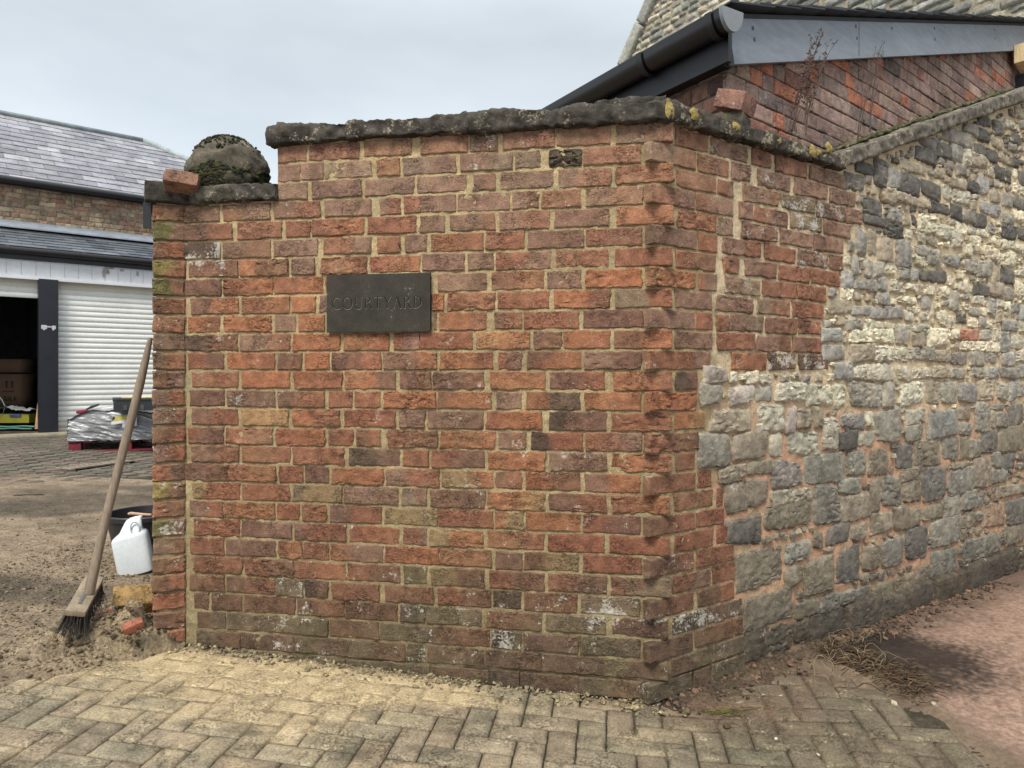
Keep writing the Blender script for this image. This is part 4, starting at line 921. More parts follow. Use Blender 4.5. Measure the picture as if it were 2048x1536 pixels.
# dark interior
a = Acc()
def wallq(p0, p1, z0, z1, col): a.add([(p0[0], p0[1], z0), (p1[0], p1[1], z0), (p1[0], p1[1], z1), (p0[0], p0[1], z1)], [np.array([[0, 1, 2, 3]])], (*col, 0))
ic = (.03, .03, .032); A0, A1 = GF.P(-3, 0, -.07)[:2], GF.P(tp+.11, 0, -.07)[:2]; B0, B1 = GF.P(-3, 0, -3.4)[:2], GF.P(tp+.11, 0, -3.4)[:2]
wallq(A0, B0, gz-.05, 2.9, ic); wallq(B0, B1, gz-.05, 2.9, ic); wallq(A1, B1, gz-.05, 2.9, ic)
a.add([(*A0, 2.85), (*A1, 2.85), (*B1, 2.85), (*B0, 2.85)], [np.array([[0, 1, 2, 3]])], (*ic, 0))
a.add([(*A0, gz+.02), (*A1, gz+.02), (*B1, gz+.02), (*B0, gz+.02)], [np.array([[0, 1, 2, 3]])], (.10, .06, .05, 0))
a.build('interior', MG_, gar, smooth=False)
a = Acc(); rbox(a, GF.P(.2, gz-.02, .05), axes(u1), (3.4, .13, .045), .1, .01, .006, (.24, .22, .17, 0), 0, 9); a.build('threshold', MM_, gar)
# outer walls behind and right end
a = Acc(); prism(a, [tuple(GF.P(gb0, 0, -.09)[:2]), tuple(GF.P(gb0, 0, -6)[:2]), tuple(GF.P(gb0+.05, 0, -6)[:2]), tuple(GF.P(gb0+.05, 0, -.09)[:2])], gz-.3, 2.8, (.2, .13, .09, 0)); a.build('end_wall', MM_, gar, smooth=False); a = Acc()
prism(a, [tuple(GF.P(gb1, 0, -.09)[:2]), tuple(GF.P(gb1, 0, -1.2)[:2]), tuple(GF.P(gb1+.05, 0, -1.2)[:2]), tuple(GF.P(gb1+.05, 0, -.09)[:2])], gz-.3, 2.8, (.2, .13, .09, 0)); a.build('end_wall', MM_, gar, smooth=False)
# gutter and black board
a = Acc(); rbox(a, GF.P((gb0+gb1)/2, 2.80, .03), axes(u1), ((gb1-gb0)/2, .02, .045), .5, .004, 0, (.010, .011, .016, 0)); a.build('fascia_board', MK_, gar)
a = Acc(); pts = [GF.P(t, 2.875, .085) for t in np.linspace(gb0, gb1, 5)]; tube(a, pts, .052, 12, (.010, .010, .012, 0))
for t in np.arange(gb0, gb1, .9): tube(a, [GF.P(t, 2.875, .085), GF.P(t+.05, 2.875, .085)], .058, 12, (.012, .012, .014, 0))
a.build('gutter', MK_, gar)
def slates(acc, fr, t0, t1, d0, z0, d1, z1, nrow, wd, cols, clip=None, th=.007):
    L_ = math.hypot(d1-d0, z1-z0); ud, uz = (d1-d0)/L_, (z1-z0)/L_; ex = L_/nrow
    for r in range(nrow):
        n = int((t1-t0)/wd)+2
        for i in range(n):
            ta = t0+(i-(.5 if r % 2 else 0))*wd; tb_ = ta+wd-.006; ta += .0; 
            if clip:
                lim = clip(r/nrow)
                if ta > lim: continue
                tb_ = min(tb_, lim)
            s0, s1 = r*ex-.01, (r+1)*ex+.05; s1 = min(s1, L_); lift = random.uniform(.012, .017)
            cc = vary(random.choice(cols), .18)
            V = []
            for (t, s, e) in ((ta, s0, lift), (tb_, s0, lift), (tb_, s1, .002), (ta, s1, .002)): V.append(fr.P(t, z0+uz*s+abs(ud)*e, d0+ud*s+uz*e))
            for (t, s, e) in ((ta, s0, lift-th), (tb_, s0, lift-th), (tb_, s1, -.008), (ta, s1, -.008)): V.append(fr.P(t, z0+uz*s+abs(ud)*e, d0+ud*s+uz*e))
            acc.add(V, [np.array([[0, 1, 2, 3], [4, 7, 6, 5], [0, 4, 5, 1], [1, 5, 6, 2], [3, 2, 6, 7], [0, 3, 7, 4]])], (*cc, random.choice([0, .3])), 0)
def plane4(acc, fr, pts, col): acc.add([fr.P(*p) for p in pts], [np.array([[0, 1, 2, 3]])], (*col, 0))
a = Acc(); slates(a, GF, gb0-.1, gb1, .10, 2.92, -1.2, 3.38, 7, .30, [(.075, .088, .105), (.095, .105, .125), (.06, .07, .085), (.11, .12, .14)])
plane4(a, GF, [(gb0, 2.91, .1), (gb1, 2.91, .1), (gb1, 3.36, -1.2), (gb0, 3.36, -1.2)], (.05, .05, .06)); a.build('lower_roof', MT_, gar, smooth=False)
a = Acc(); tl0, tl1 = gb0, gb1
plane4(a, GF, [(gb0, 3.385, -1.02), (gb1, 3.385, -1.02), (gb1, 3.50, -1.19), (gb0, 3.50, -1.19)], (.24, .27, .32))
plane4(a, GF, [(gb0, 3.36, -1.0), (gb1, 3.36, -1.0), (gb1, 3.385, -1.02), (gb0, 3.385, -1.02)], (.16, .18, .22)); a.build('lead_flashing', mat('lead', .5, .4, 20, .2, 6, spec=.5, dist=.006), gar, smooth=False)
GU = Frame(tuple(GF.P(0, 0, -1.2)[:2]), tuple(u1))
def bond(acc, fr, t0, t1, z0, z1f, cols, cell=.05, gauge=.075, out=.004, lich=.1, rough=.6, rnd=.006, irr=.002, lens=(.215, .102), cj=.002, depth=.03, dome=0, k=0, zlow=None, mortar=.010):
    r = 0; z = z0
    while z < z1f(t0) or z < z1f(t1):
        t = t0-random.uniform(0, .2)
        while t < t1:
            L_ = random.choice(lens)*random.uniform(.92, 1.08); a0, a1 = max(t, t0), min(t+L_, t1); t += L_+mortar
            if a1-a0 < .03: continue
            tm = (a0+a1)/2
            zt2 = min(z+gauge-mortar, z1f(tm))
            if zt2-z < .02 or (zlow and z < zlow(tm)): continue
            c = vary(random.choice(cols), .2)
            block(acc, fr, a0, a1, z, zt2, out+random.uniform(-.002, .002), c, vary(c, .25), lich*random.uniform(0, 2), rough, rnd, irr, cell, depth, 0, k, cj, dome, random.random()*40, random.random())
        z += gauge; r += 1
a = Acc(); bond(a, GU, gb0, gb1+1.2, 3.40, lambda t: 4.04, [(.45, .34, .22), (.48, .35, .23), (.41, .27, .18), (.42, .22, .15), (.32, .24, .17), (.50, .40, .27), (.43, .28, .19)], cell=.05)
plane4(a, GU, [(gb0, 3.3, -.004), (gb1+1.2, 3.3, -.004), (gb1+1.2, 4.1, -.004), (gb0, 4.1, -.004)], (.30, .25, .17)); a.build('upper_wall', [MB_], gar)
a = Acc(); ze = 4.13
pur = [(.20, .20, .225), (.225, .22, .24), (.18, .18, .20), (.255, .25, .265), (.155, .155, .175), (.21, .21, .235)]
rdg = 2.62; T_r = GU.t(340)+.25
slates(a, GU, gb0-.2, 6, .16, 4.07, -rdg, 5.84, 14, .34, pur, clip=lambda f: 4.9-(4.9-T_r)*f)
V = [GU.P(gb0-.2, 4.05, .15), GU.P(4.9, 4.05, .15), GU.P(T_r, 5.82, -rdg), GU.P(gb0-.2, 5.82, -rdg), GU.P(4.9, 4.05, -rdg*2), GU.P(gb0-.2, 4.05, -rdg*2)]
a.add(V, [np.array([[0, 1, 2, 3]]), np.array([[1, 4, 2]]), np.array([[3, 2, 4, 5]])], (.12, .12, .14, 0)); a.build('upper_roof', MT_, gar, smooth=False)
a = Acc(); tube(a, [GU.P(gb0-.2, 5.86, -rdg), GU.P(0, 5.865, -rdg), GU.P(T_r, 5.86, -rdg)], .055, 8, (.20, .23, .24, 0))
tube(a, [GU.P(T_r-.05, 5.87, -rdg), GU.P(4.9, 4.10, .15)], .06, 8, (.28, .32, .33, 0))
hv = GU.P(T_r, 5.85, -rdg); a.build('ridge_tiles', mat('ridge_lead', .6, .4, 20, .3, 5), gar)
a = Acc(); tube(a, [GU.P(t, 4.065, .19) for t in np.linspace(gb0, 4.9, 5)], .055, 10, (.010, .010, .012, 0))
rbox(a, GU.P(1, 4.06, .11), axes(u1), (4.1, .02, .06), .6, .003, 0, (.012, .012, .014, 0)); a.build('upper_gutter', MK_, gar)
for t in (GU.t(145), GU.t(277)): a = Acc(); rbox(a, GU.P(t, 3.93, .05), axes(u1), (.008, .02, .06), .05, .002, 0, (.25, .25, .25, 0)); a.build('gutter_bracket', MW_, gar)

# things inside the garage opening
def cbox(name, lab, x0, x1, ytop, ybot, Y, col, dep=.35, mt=MO_, group=None):
    p0, p1 = at(x0, ybot, Y), at(x1, ytop, Y); c = (p0+p1)/2; w = (p1[0]-p0[0])/2
    a = Acc(); rbox(a, c+np.array([0, dep/2, 0]), axes((1, 0)), (w, dep/2, (p1[2]-p0[2])/2), .15, .006, .001, (*col, 0)); o = a.build('body', mt, None)
    t = thing(name, (float(c[0]), float(c[1]+dep/2), float(p0[2])), lab, 'box', group); o.parent = t; o.location = -Vector(t.location); return t
MCB = mat('cardboard', .9, .2, 30, .1, 5)
b1 = cbox('cardboard_box', 'brown cardboard box with two arrows in the dark garage', -40, 43, 748, 812, 10.6, (.11, .065, .04), mt=MCB, group='cardboard boxes stacked in the garage')
b2 = cbox('cardboard_box', 'plain brown cardboard box on top of the arrow marked box', -40, 43, 718, 745, 10.6, (.10, .062, .04), mt=MCB, group='cardboard boxes stacked in the garage')
a = Acc()
for x in (13, 24):
    p = at(x, 768, 10.592); e = .001
    a.add([p+np.array(v)*1.0 for v in ((-.012, 0, -.06), (.012, 0, -.06), (.012, 0, .02), (.03, 0, .02), (0, 0, .055), (-.03, 0, .02), (-.012, 0, .02))], [np.array([[0, 1, 2, 3, 4, 5, 6]])], (.03, .02, .015, 0))
p = at(18, 783, 10.592); a.add([p+np.array(v) for v in ((-.10, 0, -.006), (.08, 0, -.006), (.08, 0, .006), (-.10, 0, .006))], [np.array([[0, 1, 2, 3]])], (.03, .02, .015, 0))
ob = a.build('printed_arrows', MCB, b1, smooth=False)
# stencilled word under the arrows (three strokes letters G L E)
a = Acc(); px = at(8, 793, 10.591)
def bar(x, z, w, h): a.add([px+np.array(v) for v in ((x, 0, z), (x+w, 0, z), (x+w, 0, z+h), (x, 0, z+h))], [np.array([[0, 1, 2, 3]])], (.03, .02, .015, 0))
for x, bars in ((0, ((0, -.06, .012, .06), (0, -.012, .05, .012), (0, -.06, .05, .012), (.038, -.06, .012, .03))), (.065, ((0, -.06, .012, .06),)), (.09, ((0, -.06, .012, .06), (0, -.06, .04, .012))), (.145, ((0, -.06, .012, .06), (0, -.012, .045, .012), (0, -.036, .04, .010), (0, -.06, .045, .012)))):
    for q in bars: bar(x+q[0], q[1], q[2], q[3])
a.build('stencil_text', MCB, b1, smooth=False)
yb = cbox('tool_case', 'yellow and blue plastic tool case on the garage floor', -30, 58, 828, 846, 10.15, (.22, .21, .02), .3, MPL_)
yb['category'] = 'tool case'
a = Acc(); p = at(30, 831, 10.14); rbox(a, p, axes((1, 0)), (.08, .008, .016), .05, .003, 0, (.03, .06, .22, 0)); a.build('clasp', MPL_, yb)
a = Acc(); X_, Y_ = np.meshgrid(np.linspace(-30, 60, 24), np.linspace(0, .3, 8), indexing='ij'); pp = np.zeros(X_.shape+(3,))
pp[..., 0] = (X_-1024)/F*10.15; pp[..., 1] = 10.1+Y_; pp[..., 2] = at(0, 826, 10.15)[2]+.03+.06*np.abs(fbm(np.stack([X_*.12, Y_*9, 0*X_], -1), 3, 4))+.05*np.exp(-((X_-10)/18)**2)
a.add(pp, [gridf(*X_.shape)], (.35, .38, .38, 0)); tag(a.build('plastic_sheet', MPL_, loc=tuple(float(v) for v in at(20, 826, 10.2))), 'crumpled pale plastic sheet draped over the yellow tool case', 'sheet')
a = Acc(); tube(a, [at(x, 853+.6*math.sin(x*.1), 9.9) for x in range(-20, 72, 6)], .012, 6, (.02, .16, .12, 0)); tube(a, [at(x, 857+.6*math.sin(x*.13+1), 9.85) for x in range(-20, 66, 6)], .012, 6, (.03, .13, .11, 0))
tube(a, [at(-4, 790, 10.0), at(4, 800, 10.0), at(10, 812, 10.0), at(6, 828, 10.0), at(-2, 834, 10.0)], .008, 6, (.15, .2, .2, 0))
tag(a.build('garden_hose', MPL_, loc=tuple(float(v) for v in at(20, 855, 9.9))), 'green hose coiled on the floor of the open garage', 'hose')
a = Acc(); p0, p1 = at(76, 858, 10.0), at(80, 768, 10.15)
a.add([at(69, 858, 9.98), at(83, 858, 9.98), at(84, 770, 10.1), at(79, 770, 10.1), at(69, 858, 10.03), at(83, 858, 10.03), at(84, 770, 10.15), at(79, 770, 10.15)], [np.array([[0, 1, 2, 3], [5, 4, 7, 6], [0, 3, 7, 4], [1, 5, 6, 2], [3, 2, 6, 7]])], (.38, .23, .14, 0))
tag(a.build('timber_offcut', MO_, smooth=False, loc=tuple(float(v) for v in p0)), 'tapered wooden offcut propped beside the black garage post', 'timber')

# ------------------------------------------------------------------ pallet and wrapped load
pc0 = at(136, 906, 8.3); PF = Frame((pc0[0], pc0[1]), (.955, .30)); pzg = pc0[2]-.0
pal = thing('pallet', tuple(float(v) for v in PF.P(.6, pzg, -.5)), 'red painted wooden pallet under the wrapped load', 'pallet')
RD = (.16, .02, .03, 0); ap = axes(PF.u)
for d in (-.06, -.5, -.94): a = Acc(); rbox(a, PF.P(.6, pzg+.012, d), ap, (.6, .05, .010), .3, .003, 0, RD); a.build('bottom_board', MO_, pal)
for d in (-.06, -.5, -.94):
    for t in (.065, .6, 1.135): a = Acc(); rbox(a, PF.P(t, pzg+.067, d), ap, (.065, .05, .045), .1, .004, .001, RD); a.build('block', MO_, pal)
for t in np.linspace(.05, 1.15, 8): a = Acc(); rbox(a, PF.P(t, pzg+.125, -.5), ap, (.05, .5, .010), .3, .003, 0, (.03, .02, .02, 0)); a.build('deck_board', MO_, pal)
wl = thing('wrapped_load', tuple(float(v) for v in PF.P(.6, pzg+.136, -.5)), 'low load wrapped in shiny clear stretch film on the red pallet', 'load')
hL = .40; nA = 90; nB = 34
def film(a, face):
    pass
a = Acc()
def topz_f(t, d): return pzg+.136+.30+.05*np.sin(t*3.0+.3)+.04*np.abs(fbm(np.stack([t*4, d*4, 0*t], -1), 3, 6))-.06*sst(-t, -.25, -.0)
T, V1 = np.meshgrid(np.linspace(-.01, 1.21, 150), np.linspace(0, 1, 60), indexing='ij')
Zt = topz_f(T, T*0-.02); Z = pzg+.136+(Zt-pzg-.136)*V1
fold = fbm(np.stack([T*5-Z*9, Z*34+T*12, 0*T], -1), 4, 14, .6)
D = .0+.02*fold-.03*V1**6+.012*vn(np.stack([T*2, Z*3, 0*T], -1), 3)
cw = np.clip(.17+.36*sst(fold, .05, .5)+.10*V1, .03, .8)[..., None]*np.array([.93, .95, 1.0])
a.add(PF.P(T, Z, D), [gridf(*T.shape, flip=PF.flip)], np.concatenate([cw, 0*cw[..., :1]], -1).reshape(-1, 4))
T, D = np.meshgrid(np.linspace(-.01, 1.21, 100), np.linspace(0, -1, 60), indexing='ij'); Z = topz_f(T, D)
fold = fbm(np.stack([T*4+D*3, D*16, 0*T], -1), 4, 15, .6)
cw = np.clip(.22+.4*sst(fold, .0, .5), .05, .8)[..., None]*np.array([.95, .96, 1.0])
a.add(PF.P(T, Z+.02*fold-.0, D), [gridf(*T.shape)], np.concatenate([cw, 0*cw[..., :1]], -1).reshape(-1, 4))
for tt in (-.01, 1.21):
    Dg, V1 = np.meshgrid(np.linspace(0, -1, 50), np.linspace(0, 1, 30), indexing='ij'); Tt = np.full_like(Dg, tt); Zt = topz_f(Tt, Dg)
    fold = fbm(np.stack([Dg*5, V1*14, 0*Dg+tt], -1), 4, 16, .6); cw = np.clip(.2+.35*sst(fold, 0, .5), .05, .8)[..., None]*np.array([.95, .96, 1.0])
    a.add(PF.P(Tt+.012*fold*(1 if tt > 0 else -1), pzg+.136+(Zt-pzg-.136)*V1, Dg), [gridf(*Dg.shape)], np.concatenate([cw, 0*cw[..., :1]], -1).reshape(-1, 4))
a.build('stretch_film', mat('stretch_film', .18, .35, 60, .15, 20, spec=.7, stretch=(1, 1, 3), dist=.006), wl)
a = Acc()
def patch(x0, y0, x1, y1, col, d=.035, sk=-4):
    ts, zs = [PF.t(x0), PF.t(x1)], [PF.z(x0, y0), PF.z(x0, y1)]
    a.add([PF.P(ts[0], zs[1], d), PF.P(ts[1], zs[1]+.02, d), PF.P(ts[1], zs[0]+.02, d), PF.P(ts[0], zs[0], d)], [np.array([[0, 1, 2, 3]])], (*col, 0))
patch(226, 834, 262, 842, (.55, .5, .08)); patch(224, 843, 252, 849, (.7, .7, .75), .036); patch(246, 838, 275, 855, (.55, .6, .7), .034); patch(226, 835, 231, 841, (.05, .02, .05), .037)
a.build('shipping_label', MW_, wl, smooth=False)
a = Acc(); rbox(a, at(165, 823, 8.4), axes((1, .3), .15), (.06, .05, .02), .02, .015, .004, (.2, .01, .04, 0), 0, 30); tag(a.build('red_bag', MPL_, loc=tuple(float(v) for v in at(165, 823, 8.4))), 'small dark red bag on top of the wrapped load', 'bag')
a = Acc(); tube(a, [at(172, 819, 8.45), at(183, 814, 8.45), at(198, 809, 8.45)], [.008, .016, .012], 8, (.02, .02, .02, 0)); tag(a.build('black_strap', MPL_, loc=tuple(float(v) for v in at(183, 814, 8.45))), 'short black strap end poking above the wrapped load', 'strap')
# black tray with yellowish contents
cp = at(228, 822, 8.25); TF = Frame((cp[0], cp[1]), (.96, .28))
ct = thing('plastic_tray', tuple(float(v) for v in TF.P(.35, cp[2], -.2)), 'black plastic tray with yellow contents on the wrapped load', 'tray')
a = Acc(); at_ = axes(TF.u, .0)
hz = 22/F*8.3
for q in range(2): pass
rbox(a, TF.P(.36, cp[2]+.01, -.2), at_, (.35, .19, .010), .1, .004, 0, (.018, .022, .026, 0))
for (t, d, hx, hy) in ((.36, 0, .36, .008), (.36, -.4, .36, .008), (.0, -.2, .008, .2), (.72, -.2, .008, .2)): rbox(a, TF.P(t, cp[2]+.075, d), at_, (hx, hy, .075), .05, .004, .002, (.018, .022, .026, 0), 0, 20)
rbox(a, TF.P(.36, cp[2]+.135, .012), at_, (.37, .010, .014), .1, .006, 0, (.025, .03, .035, 0)); rbox(a, TF.P(.01, cp[2]+.13, -.02), at_, (.03, .03, .03), .02, .012, .006, (.12, .12, .12, 0))
for t in (.12, .3, .48): rbox(a, TF.P(t, cp[2]+.04, .010), at_, (.02, .004, .03), .05, .002, 0, (.05, .055, .06, 0))
a.build('tray', MPL_, ct)
a = Acc(); rbox(a, TF.P(.38, cp[2]+.15, -.2), at_, (.32, .17, .012), .04, .008, .006, (.55, .44, .22, 0), 0, 14); a.build('contents', MO_, ct)
# drain grate
dg = gp(145, 943); dq = gp(268, 926)
DF = Frame(tuple(dg[:2]), tuple((dq-dg)[:2])); Ld = float(np.linalg.norm((dq-dg)[:2]))
gr = thing('drain_grate', tuple(float(v) for v in dg), 'rusty slotted iron drain grate set in the yard ground', 'drain cover')
a = Acc(); ad = axes(DF.u); zc = (dg[2]+dq[2])/2+.024
tl_ = math.atan2(dq[2]-dg[2], Ld); ad = axes(DF.u, tl_); dw = .19
for d in (-.0, -dw): rbox(a, DF.P(Ld/2, zc, d), ad, (Ld/2, .012, .008), .1, .002, .001, (.26, .22, .17, 0))
for i in range(13):
    rbox(a, DF.P(Ld*i/12, zc+(i/12-.5)*(dq[2]-dg[2]), -dw/2), ad, (.012, dw/2, .007), .1, .002, .001, (.24, .20, .155, 0))
rbox(a, DF.P(Ld/2, zc, -dw/2), ad, (Ld/2, .008, .007), .1, .002, 0, (.24, .2, .15, 0)); a.build('frame', MO_, gr)
a = Acc(); rbox(a, DF.P(Ld/2, zc-.008, -dw/2), ad, (Ld/2, dw/2, .002), .3, .001, 0, (.008, .008, .008, 0)); a.build('channel', MG_, gr)
a = Acc(); tube(a, [gp(27, 994)+np.array([0, 0, .012]), gp(50, 993)+np.array([0, 0, .014]), gp(88, 992)+np.array([0, 0, .012])], .005, 5, (.06, .045, .03, 0)); tag(a.build('twig', MO_, loc=tuple(float(v) for v in gp(55, 993))), 'thin dark twig lying on the brown yard soil', 'twig')

# ------------------------------------------------------------------ lean-to behind the splayed wall
LG = Frame((.9105, 3.0), (.761, .6487)); LL = Frame((.9105, 3.0), (-.5176, .8556))
le = thing('lean_to_building', (.9105, 3.0, 0), 'brick lean-to with black gutter and grey bargeboard behind the corner', 'building')
sl_r = .309; zb0 = 2.49
LBc = [(.27, .185, .15), (.29, .19, .155), (.24, .16, .135), (.28, .14, .10), (.37, .15, .09), (.22, .15, .13), (.30, .21, .17), (.27, .17, .135), (.18, .135, .12), (.28, .19, .15)]
a = Acc()
bond(a, LG, 0, 4.75, 1.72, lambda t: zb0+.02+sl_r*t, LBc, cell=.010, gauge=.0752, lich=.12, rough=.5, rnd=.003, irr=.002, mortar=.006, depth=.025)
bond(a, LL, .004, 5.2, 1.72, lambda t: zb0+.05, [(.13, .085, .07), (.16, .10, .08), (.11, .075, .065), (.19, .10, .075)], cell=.02, gauge=.0752, lich=.1, rough=.7, mortar=.008, depth=.025)
V = [LG.P(0, 0, -.004), LG.P(5, 0, -.004), LG.P(5, zb0+.0+sl_r*5, -.004), LG.P(0, zb0, -.004)]; a.add(V, [np.array([[0, 1, 2, 3]])], (.17, .15, .12, 0))
V = [LL.P(0, 0, -.004), LL.P(5.2, 0, -.004), LL.P(5.2, zb0+.1, -.004), LL.P(0, zb0+.1, -.004)]; a.add(V, [np.array([[0, 1, 2, 3]])], (.12, .10, .08, 0)); a.build('brickwork', [MB_], le)
# bargeboard
a = Acc(); tm = 2.3; th = math.atan(sl_r); hb_ = .085
c = LG.P(2.33, zb0+sl_r*2.33+.093, .035); rbox(a, c, axes(LG.u, th), (2.38/math.cos(th), .014, .092), .06, .003, .0008, (.20, .225, .26, .0), 0, 6, 2, .12)
a.build('bargeboard', MGR, le)
a = Acc()
for x, y in ((1493, 69), (1496, 91), (1698, 63), (1700, 87), (1855, 65), (1856, 87), (1976, 67), (1977, 84), (1770, 66)):
    t = LG.t(x)-.03; z = LG.z(x, y); n = 10; r = .008
    a.add([LG.P(t+r*math.cos(q), z-.0+r*1.2*math.sin(q), .0505) for q in np.linspace(0, 6.283, n, endpoint=False)], [np.array([list(range(n))])], (.035, .04, .05, 0))
t = LG.t(1699); a.add([LG.P(t-.002, zb0+sl_r*t+.01, .0503), LG.P(t+.002, zb0+sl_r*t+.01, .0503), LG.P(t+.002, zb0+sl_r*t+.18, .0503), LG.P(t-.002, zb0+sl_r*t+.18, .0503)], [np.array([[0, 1, 2, 3]])], (.02, .02, .03, 0))
a.build('nail_stain', MGR, le, smooth=False)
# roof slab + slates projecting over the board
a = Acc()
def RP(t, q, z): return np.array([LG.O[0]+LG.u[0]*t+LL.u[0]*q, LG.O[1]+LG.u[1]*t+LL.u[1]*q, z+sl_r*t])
def slab(t0, t1, q0, q1, z0, z1, col, tip=0.):
    V = [RP(t0, q0, z0+tip), RP(t1, q0, z0), RP(t1, q1, z0), RP(t0, q1, z0+tip), RP(t0, q0, z1+tip), RP(t1, q0, z1), RP(t1, q1, z1), RP(t0, q1, z1+tip)]
    a.add(V, [np.array([[3, 2, 1, 0], [4, 5, 6, 7], [0, 1, 5, 4], [1, 2, 6, 5], [2, 3, 7, 6], [3, 0, 4, 7]])], (*col, 0))
slab(-.10, 5.0, -.045, 5.2, zb0+.188, zb0+.208, (.02, .022, .028))
for i in range(23):
    t = -.12+i*.225
    for dd in range(13):
        q0 = -.105+random.uniform(-.004, .004)+dd*.42; slab(t, t+.34, q0 if dd == 0 else q0+.004, q0+.42, zb0+.211, zb0+.218, vary((.022, .024, .03), .3), .014)
a.build('slate_roof', MT_, le)
# fascia (black) and gutter along the left wall
a = Acc(); rbox(a, LL.P(2.6, zb0+.085, .05), axes(LL.u), (2.66, .012, .095), .3, .003, 0, (.010, .011, .015, 0)); a.build('fascia_board', MK_, le)
a = Acc(); rbox(a, LL.P(2.6, zb0-.005, .025), axes(LL.u), (2.62, .03, .006), .3, .003, 0, (.008, .008, .010, 0)); a.build('soffit', MK_, le)
a = Acc(); gr_ = .056; zg = zb0+.168; n = 14
def half(t, r, d0=.10): return [LL.P(t, zg-r*1.45*math.sin(h), d0-r*math.cos(h)) for h in np.linspace(0, math.pi, n)]
ts = [-.10, 1.2, 2.6, 4, 5.3]; V = []
for t in ts: V += half(t, gr_)
for t in ts: V += half(t, gr_-.004)
q = [[i*n+j, i*n+j+1, (i+1)*n+j+1, (i+1)*n+j] for i in range(4) for j in range(n-1)]; m_ = len(ts)*n
q += [[m_+i*n+j, m_+(i+1)*n+j, m_+(i+1)*n+j+1, m_+i*n+j+1] for i in range(4) for j in range(n-1)]
a.add(np.array(V), [np.array(q)], (.010, .010, .012, 0))
gu = a.build('gutter', mat('black_pvc', .28, .05, 30, .05, 4, spec=.5), le)
a = Acc(); V = half(-.100, gr_+.006)+half(-.118, gr_+.006); q = [[j, j+1, n+j+1, n+j] for j in range(n-1)]
a.add(np.array(V), [np.array(q), np.array([list(range(n, 2*n))]), np.array([list(range(n))[::-1]])], (.17, .185, .20, 0)); a.build('end_cap', MPL_, gu)
a = Acc()
for t in (-.06, .36, 1.3, 2.2): 
    V = half(t, gr_+.008)+half(t+.035, gr_+.008); a.add(np.array(V), [np.array([[j, j+1, n+j+1, n+j] for j in range(n-1)])], (.012, .012, .014, 0))
a.build('gutter_clip', MPL_, gu)
# pale timber end on the far right
a = Acc(); tb3 = LG.t(2012); p = LG.P(tb3+.45, LG.z(2012, 131)-.0, .06); rbox(a, LG.P(tb3+.5, LG.z(2030, 130), .10), axes(LG.u, 0), (.5, .05, .07), .05, .004, .001, (.55, .43, .25, 0)); a.build('timber_batten', MO_, le)
a = Acc(); rbox(a, LG.P(tb3+.35, LG.z(2030, 130)-.16, .02), axes(LG.u), (.12, .04, .08), .05, .004, .001, (.03, .035, .045, 0)); a.build('steel_plate', MK_, le)

# ------------------------------------------------------------------ tall stone gable behind
o5 = LG.P(5.0, 0, 0)[:2]; SG = Frame(tuple(o5), (-.5176, .8556))
st = thing('stone_gable_building', (float(o5[0]), float(o5[1]), 0), 'tall pale stone gable building rising behind the lean-to', 'building')
qe = lambda z: 5.20+(6.69-z)/.81*.72
a = Acc(); z = 3.6
while z < 10:
    gq = random.uniform(.075, .125) if z < 9 else .12; t = -1.5
    while t < min(qe(z+gq/2)-.18, 9):
        big_ = t < 3.0
        L_ = random.uniform(.18, .42) if big_ else random.uniform(.12, .30)
        t1 = min(t+L_, qe(z+gq/2)-.17); 
        if t1-t > .05:
            c = vary(random.choice([(.36, .34, .27), (.42, .38, .28), (.46, .42, .33), (.26, .25, .22), (.20, .20, .18), (.34, .30, .22), (.5, .47, .38)] if not big_ else [(.16, .16, .14), (.26, .26, .22), (.34, .32, .25), (.12, .12, .11), (.30, .30, .27), (.4, .37, .28)]), .2)
            vis = abs(SG.P(t, 0)[0]/SG.P(t, 0)[1]) < .8
            block(a, SG, t, t1-.012, z, z+gq-.012, random.uniform(.0, .03), c, vary(c, .3), random.choice([0, .2, .5]), 3.0, rnd=.02, irr=.008, cell=.03, depth=.06, k=random.uniform(.05, .3), cj=.012, dome=.02, seed=random.random()*50)
        t = t1
    z += gq
V = [SG.P(-1.5, 0, -.004), SG.P(qe(0)-.1, 0, -.004), SG.P(qe(10)-.1, 10, -.004), SG.P(-1.5, 10, -.004)]; a.add(V, [np.array([[0, 1, 2, 3]])], (.30, .26, .19, 0))
a.build('stonework', [MS_], st)
a = Acc(); z = 4.0; sl2 = math.atan2(.81, -.72)
while z < 10:
    z2 = z+random.uniform(.35, .6); tA_, tB_ = qe(z)-.08, qe(z2)-.08; c = SG.P((tA_+tB_)/2, (z+z2)/2, -.02)
    rbox(a, c, axes(SG.u, math.atan2(z2-z, tB_-tA_)), (math.hypot(z2-z, tB_-tA_)/2-.005, .09, .10), .05, .015, .008, (*vary((.30, .30, .26), .2), .4), 0, 8, int(z*10), .3)
    z = z2
a.build('verge_stone', MS_, st)

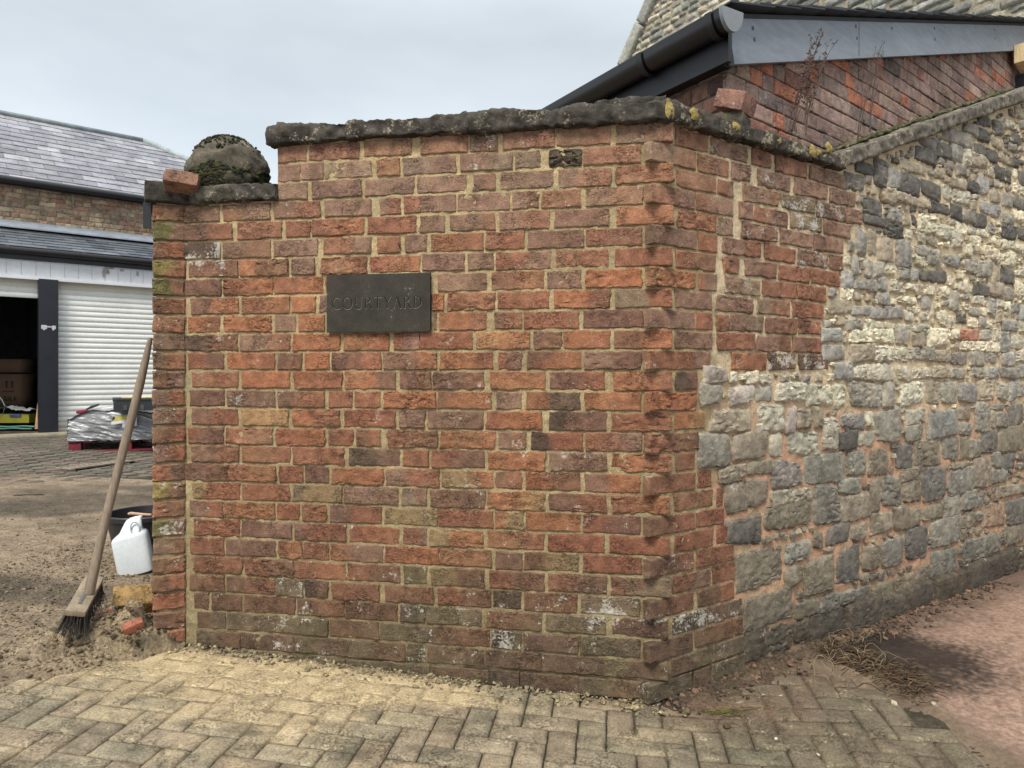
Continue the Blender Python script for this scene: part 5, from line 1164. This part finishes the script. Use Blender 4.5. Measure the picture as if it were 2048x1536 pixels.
# ------------------------------------------------------------------ dead weeds growing between coping and brick
def weed(x, y0, ytop, Y, lean, nst, lab, seedheads=True, spread=.03, col=(.10, .05, .04)):
    base = at(x, y0, Y); H = (y0-ytop)/F*Y; a = Acc(); b = Acc()
    t = thing('dried_weed', tuple(float(v) for v in base), lab, 'plant', 'dead weeds on the wall top')
    for s in range(nst):
        dx = random.gauss(0, spread); L_ = H*random.uniform(.65, 1.0) if s else H
        ln = lean+random.gauss(0, .06); pts = []
        for w in np.linspace(0, 1, 9):
            pts.append(base+np.array([dx*.3+dx*w+ln*L_*w**1.3+.004*math.sin(w*9+s), .01*math.sin(s), L_*w]))
        tube(a, pts, np.linspace(.0022, .0008, 9), 5, (*vary(col, .2), 0), 0, cap=False)
        for q in range(int(10+20*H)):
            w = random.uniform(.25, 1); i = min(7, int(w*8)); p = pts[i]+(pts[i+1]-pts[i])*(w*8-i); an = random.choice([-1, 1])*random.uniform(.3, .9); l = random.uniform(.008, .03)*(1.2-w*.5)
            e = p+np.array([math.sin(an)*l, random.uniform(-.3, .3)*l, math.cos(an)*l]); tube(a, [p, e], [.0009, .0006], 3, (*vary(col, .2), 0), 0, cap=False)
            if seedheads:
                for _ in range(2): rbox(b, e+np.array([random.gauss(0, .003) for _ in range(3)]), axes((1, 0), random.random()), (.0022, .0018, .003), .01, .001, .0005, (*vary((.10, .06, .048), .3), 0), 0, 200)
    a.build('stems', MF_, t)
    if seedheads: b.build('seed_heads', MF_, t)
Yw = 2.98
weed(1583, 262, 62, 2.99, .30, 7, 'tall dead weed with dense reddish seed stems beside the lean-to bricks', True, .012, (.085, .055, .045))
weed(1612, 268, 70, 3.03, .16, 5, 'taller thin dead weed just right of the dense reddish one', True, .010, (.12, .08, .06))
weed(1716, 275, 78, 3.2, .28, 3, 'sparse bare dead stalks between the two weed clumps', False, .012, (.09, .07, .06))
weed(1741, 262, 84, 3.25, .22, 3, 'wiry dead stalks nearest the rising coping', False, .012, (.09, .07, .06))
